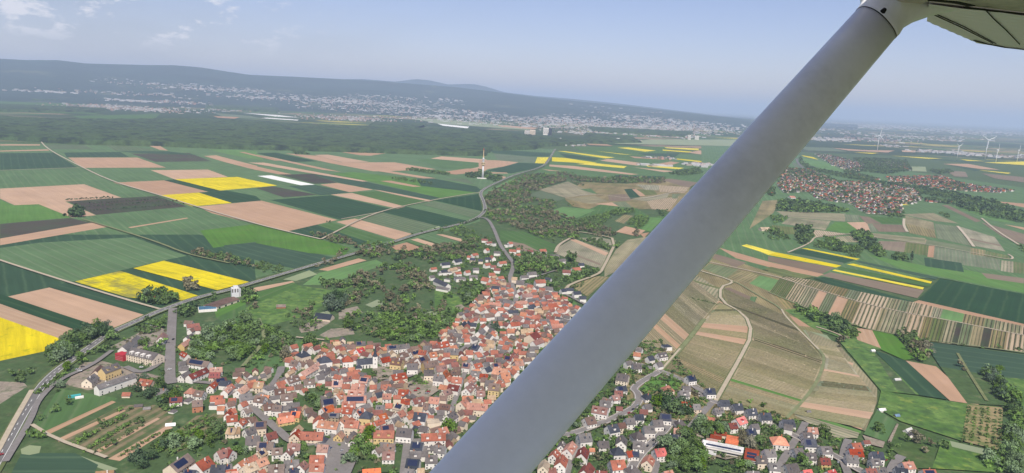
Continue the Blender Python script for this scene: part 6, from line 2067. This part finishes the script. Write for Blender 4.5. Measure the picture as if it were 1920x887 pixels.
# wing: trailing edge traced on the wing plane, chord running forward over the camera
A_, B_, C_ = on_plane(1738, 38, ZW), on_plane(1832, 79, ZW), on_plane(1920, 93, ZW)
sp = (B_-A_)/np.linalg.norm(B_-A_); fw = np.array([sp[1], -sp[0], 0])
O_ = A_-sp*4.2; D_ = C_+(C_-B_)*2.2
def slab(pts, z0, z1, name, mat):
    m = MB(); n = len(pts); lo_ = [(p[0], p[1], z0) for p in pts]; hi_ = [(p[0], p[1], z1) for p in pts]
    m.mesh(lo_+hi_, [tuple(range(n-1, -1, -1)), tuple(range(n, 2*n))]+[(i, (i+1) % n, n+(i+1) % n, n+i) for i in range(n)]); return kid(m.build(name, mat))
E0, E1 = on_plane(1742, 6, ZW), on_plane(1925, 27, ZW)
ed = (E1-E0)/np.linalg.norm(E1-E0)
wing_pts = [O_-sp*.2, A_-sp*.25, E0-sp*.02, E1, E1+ed*3, E1+ed*3+fw*1.6, O_+fw*1.9]
# wing proper forms a shallow box with its skin just above the flap
slab([O_, A_-sp*.35+fw*.03, E0, E1, E1+ed*2.6, E1+ed*2.6+fw*1.9, O_+fw*2.1], ZW+.006, ZW+.16, 'wing', 'belt_reflection')
# corrugated aileron skin
fl = MB(); nu, nv = 120, 10; ridge_dir = (on_plane(1920, 66, ZW)-A_); ridge_dir /= np.linalg.norm(ridge_dir)
edge = [A_, A_*.55+B_*.45, B_, B_*.5+C_*.5+sp*.012-fw*.012, C_, D_]
inner = [E0, E0+(E1-E0)*.35, E0+(E1-E0)*.7, E1, E1+ed*.5, E1+ed*1.6]
ei = lambda P, t: np.array([np.interp(t, np.linspace(0, 1, len(P)), [q[i] for q in P]) for i in range(3)])
G = []
for i in range(nu+1):
    for j in range(nv*6+1):
        p = ei(edge, i/nu)*(1-j/(nv*6))+ei(inner, i/nu)*(j/(nv*6)); u = (p-A_)@np.array([-ridge_dir[1], ridge_dir[0], 0])
        G.append((p[0], p[1], ZW-.004+.0009*math.sin(u*2*PI/.045)))
nn = nv*6+1; fl.mesh(G, [(i*nn+j, (i+1)*nn+j, (i+1)*nn+j+1, i*nn+j+1) for i in range(nu) for j in range(nn-1)])
ai = kid(fl.build('aileron', 'paint_wing'))
slab([A_, B_, C_, D_, E1+ed*1.6, E1, E0], ZW+.0035, ZW+.0055+.02, 'aileron_body', 'paint_wing')
def line_on(pts, w_, name, mat, dz=-.0085):
    m = MB()
    for a, b in zip(pts, pts[1:]):
        a = on_plane(*a, ZW+dz); b = on_plane(*b, ZW+dz); d = (b-a)/np.linalg.norm(b-a); n = np.array([-d[1], d[0], 0])*w_/2; z = ZW+dz
        q = [(*(a-n)[:2], z), (*(b-n)[:2], z), (*(b+n)[:2], z), (*(a+n)[:2], z)]; q2 = [(x, y, zz+.003) for x, y, zz in q]
        m.mesh(q+q2, [(0, 1, 2, 3), (7, 6, 5, 4), (0, 4, 5, 1), (1, 5, 6, 2), (2, 6, 7, 3), (3, 7, 4, 0)])
    return kid(m.build(name, mat))
line_on([(1745, 26), (1800, 51), (1862, 82)], .0022, 'hinge_line', 'rubber'); line_on([(1750, 25), (1806, 50), (1868, 83)], .0016, 'hinge_line', 'rubber')
line_on([(1848, 20), (1864, 37), (1886, 57), (1912, 84)], .0022, 'rivet_line', 'rubber')
line_on([(1826, 77), (1850, 83), (1885, 90), (1925, 94)], .007, 'edge_seal', 'rubber', dz=-.009)
line_on([(1744, 1), (1790, 5), (1822, 12)], .022, 'slot', 'rubber', dz=-.010); line_on([(1808, 14), (1860, 22), (1925, 27)], .006, 'slot', 'rubber', dz=-.010)
# ------------------------------------------------------------------ labels: what it looks like and what it stands by
LMK = [((703, 680), 'the white church tower'), ((270, 670), 'the cream care home'), ((640, 860), 'the paved village square'), ((535, 785), 'the bright-roofed walled villa'), ((440, 555), 'the grain silo'), ((1345, 845), 'the flat white school'),
       ((1000, 622), 'the big maroon barn'), ((785, 733), 'the sandy car park'), ((322, 640), 'the wide side street'), ((845, 520), 'the white estate by the orchards'), ((1020, 505), 'the park with dark trees'), ((945, 470), 'the road climbing out of the village'),
       ((1085, 565), 'the small green paddock'), ((640, 690), 'the scarlet-roofed house'), ((860, 605), 'the black solar roofs'), ((1215, 715), 'the triangular green lawn'), ((1245, 770), 'the clump of dense green trees'), ((1340, 755), 'the junction at the vineyard track'),
       ((1225, 835), 'the straight street with parked cars'), ((1147, 790), 'the curving estate street'), ((1485, 825), 'the fork of the estate street'), ((1640, 828), 'the turquoise pool terrace'), ((1700, 835), 'the brown leafless thicket'), ((250, 810), 'the striped garden plots'),
       ((360, 865), 'the long brown barn'), ((480, 725), 'the green slope below the orchards'), ((600, 580), 'the cemetery'), ((930, 690), 'the narrow lane down from the centre'), ((1040, 860), 'the lower edge of the strut'), ((760, 860), 'the lane with solar roofs'),
       ((480, 850), 'the yellow long house at the bottom'), ((575, 815), 'the L-shaped farmstead'), ((885, 765), 'the large red manor wing'), ((1380, 795), 'the red twin-gabled house'), ((1708, 485), 'the lone poplar'), ((1600, 600), 'the hedge through the vineyards'), ((1890, 780), 'the orchard rows on the right'),
       ((60, 780), 'the main road in the corner'), ((200, 640), 'the road embankment'), ((420, 650), 'the wooded slope'), ((300, 560), 'the copse in the yellow field'), ((1495, 455), 'the farm compound'), ((820, 430), 'the road across the fields'), ((1570, 840), 'the broad street on the right'), ((430, 745), 'the lane of red roofs'), ((1190, 655), 'the new houses beside the vineyard'),
       ((520, 700), 'the lane end by the meadow'), ((820, 650), 'the roofs above the terrace'), ((560, 690), 'the dark-roofed flats'), ((730, 800), 'the long brown-roofed barn by the square'), ((1140, 740), 'the row beside the strut'), ((1710, 870), 'the bottom right houses')]
ORD = ['nearest', 'second', 'third', 'fourth', 'fifth', 'sixth', 'seventh', 'eighth', 'ninth', 'tenth', 'eleventh', 'twelfth', 'thirteenth', 'fourteenth', 'fifteenth', 'sixteenth', 'seventeenth', 'eighteenth', 'nineteenth', 'twentieth']
def direction(d):
    a = math.degrees(math.atan2(-d[1]*1.6, d[0])) % 360
    return ['right of', 'beyond', 'left of', 'in front of'][int(((a+45) % 360)//90)]
def assign(items, look, cat, group):
    buckets = {}
    for it in items:
        px = it['px']; dl = [(math.hypot(px[0]-l[0][0], (px[1]-l[0][1])*1.4), l) for l in LMK]; dm, l = min(dl, key=lambda q: q[0])
        dr = direction((px[0]-l[0][0], px[1]-l[0][1])); buckets.setdefault((look(it), dr, l[1]), []).append((dm, it))
    for (lk, dr, ln_), v in buckets.items():
        v.sort(key=lambda q: q[0])
        for i, (dm, it) in enumerate(v):
            lab = '%s %s %s' % (lk, dr, ln_) if len(v) == 1 else '%s, %s one %s %s' % (lk, ORD[min(i, 19)], dr, ln_)
            w_ = lab.split()
            if len(w_) > 16: lab = lab.replace('the ', '', 1)
            it['obj']['label'] = lab; it['obj']['category'] = cat; it['obj']['group'] = group
RN = dict(r='red-roofed', o='orange-roofed', O='bright-orange-roofed', b='brown-roofed', m='maroon-roofed', k='slate-roofed', g='grey-roofed', t='tan-roofed', p='pink-roofed', R='scarlet-roofed', W='flat-roofed')
WN = dict(w='white', c='cream', y='yellow', s='stone', o='brick')
def hlook(h):
    sz = 'long' if h['L'] > 21 else ('small' if h['L']*h['W'] < 90 else ('large' if h['L']*h['W'] > 210 else ''))
    return ' '.join(x for x in (sz, RN[h['r']], WN[h['w']], 'house', 'with solar panels' if h.get('solar') else '') if x)
assign(INDIV, hlook, 'house', 'houses of the wine village')
KN = ['fresh green', 'mid-green', 'dark green', 'brownish half-bare', 'pale grey-green']
def tlook(t):
    if t['shp'] != 1: return 'tall narrow dark poplar standing alone in the field'
    return ('big ' if t['r'] > 7 else 'small ' if t['r'] < 4 else 'round ')+KN[t['k']]+' tree'
assign(ITREES, tlook, 'tree', 'trees in and around the village')
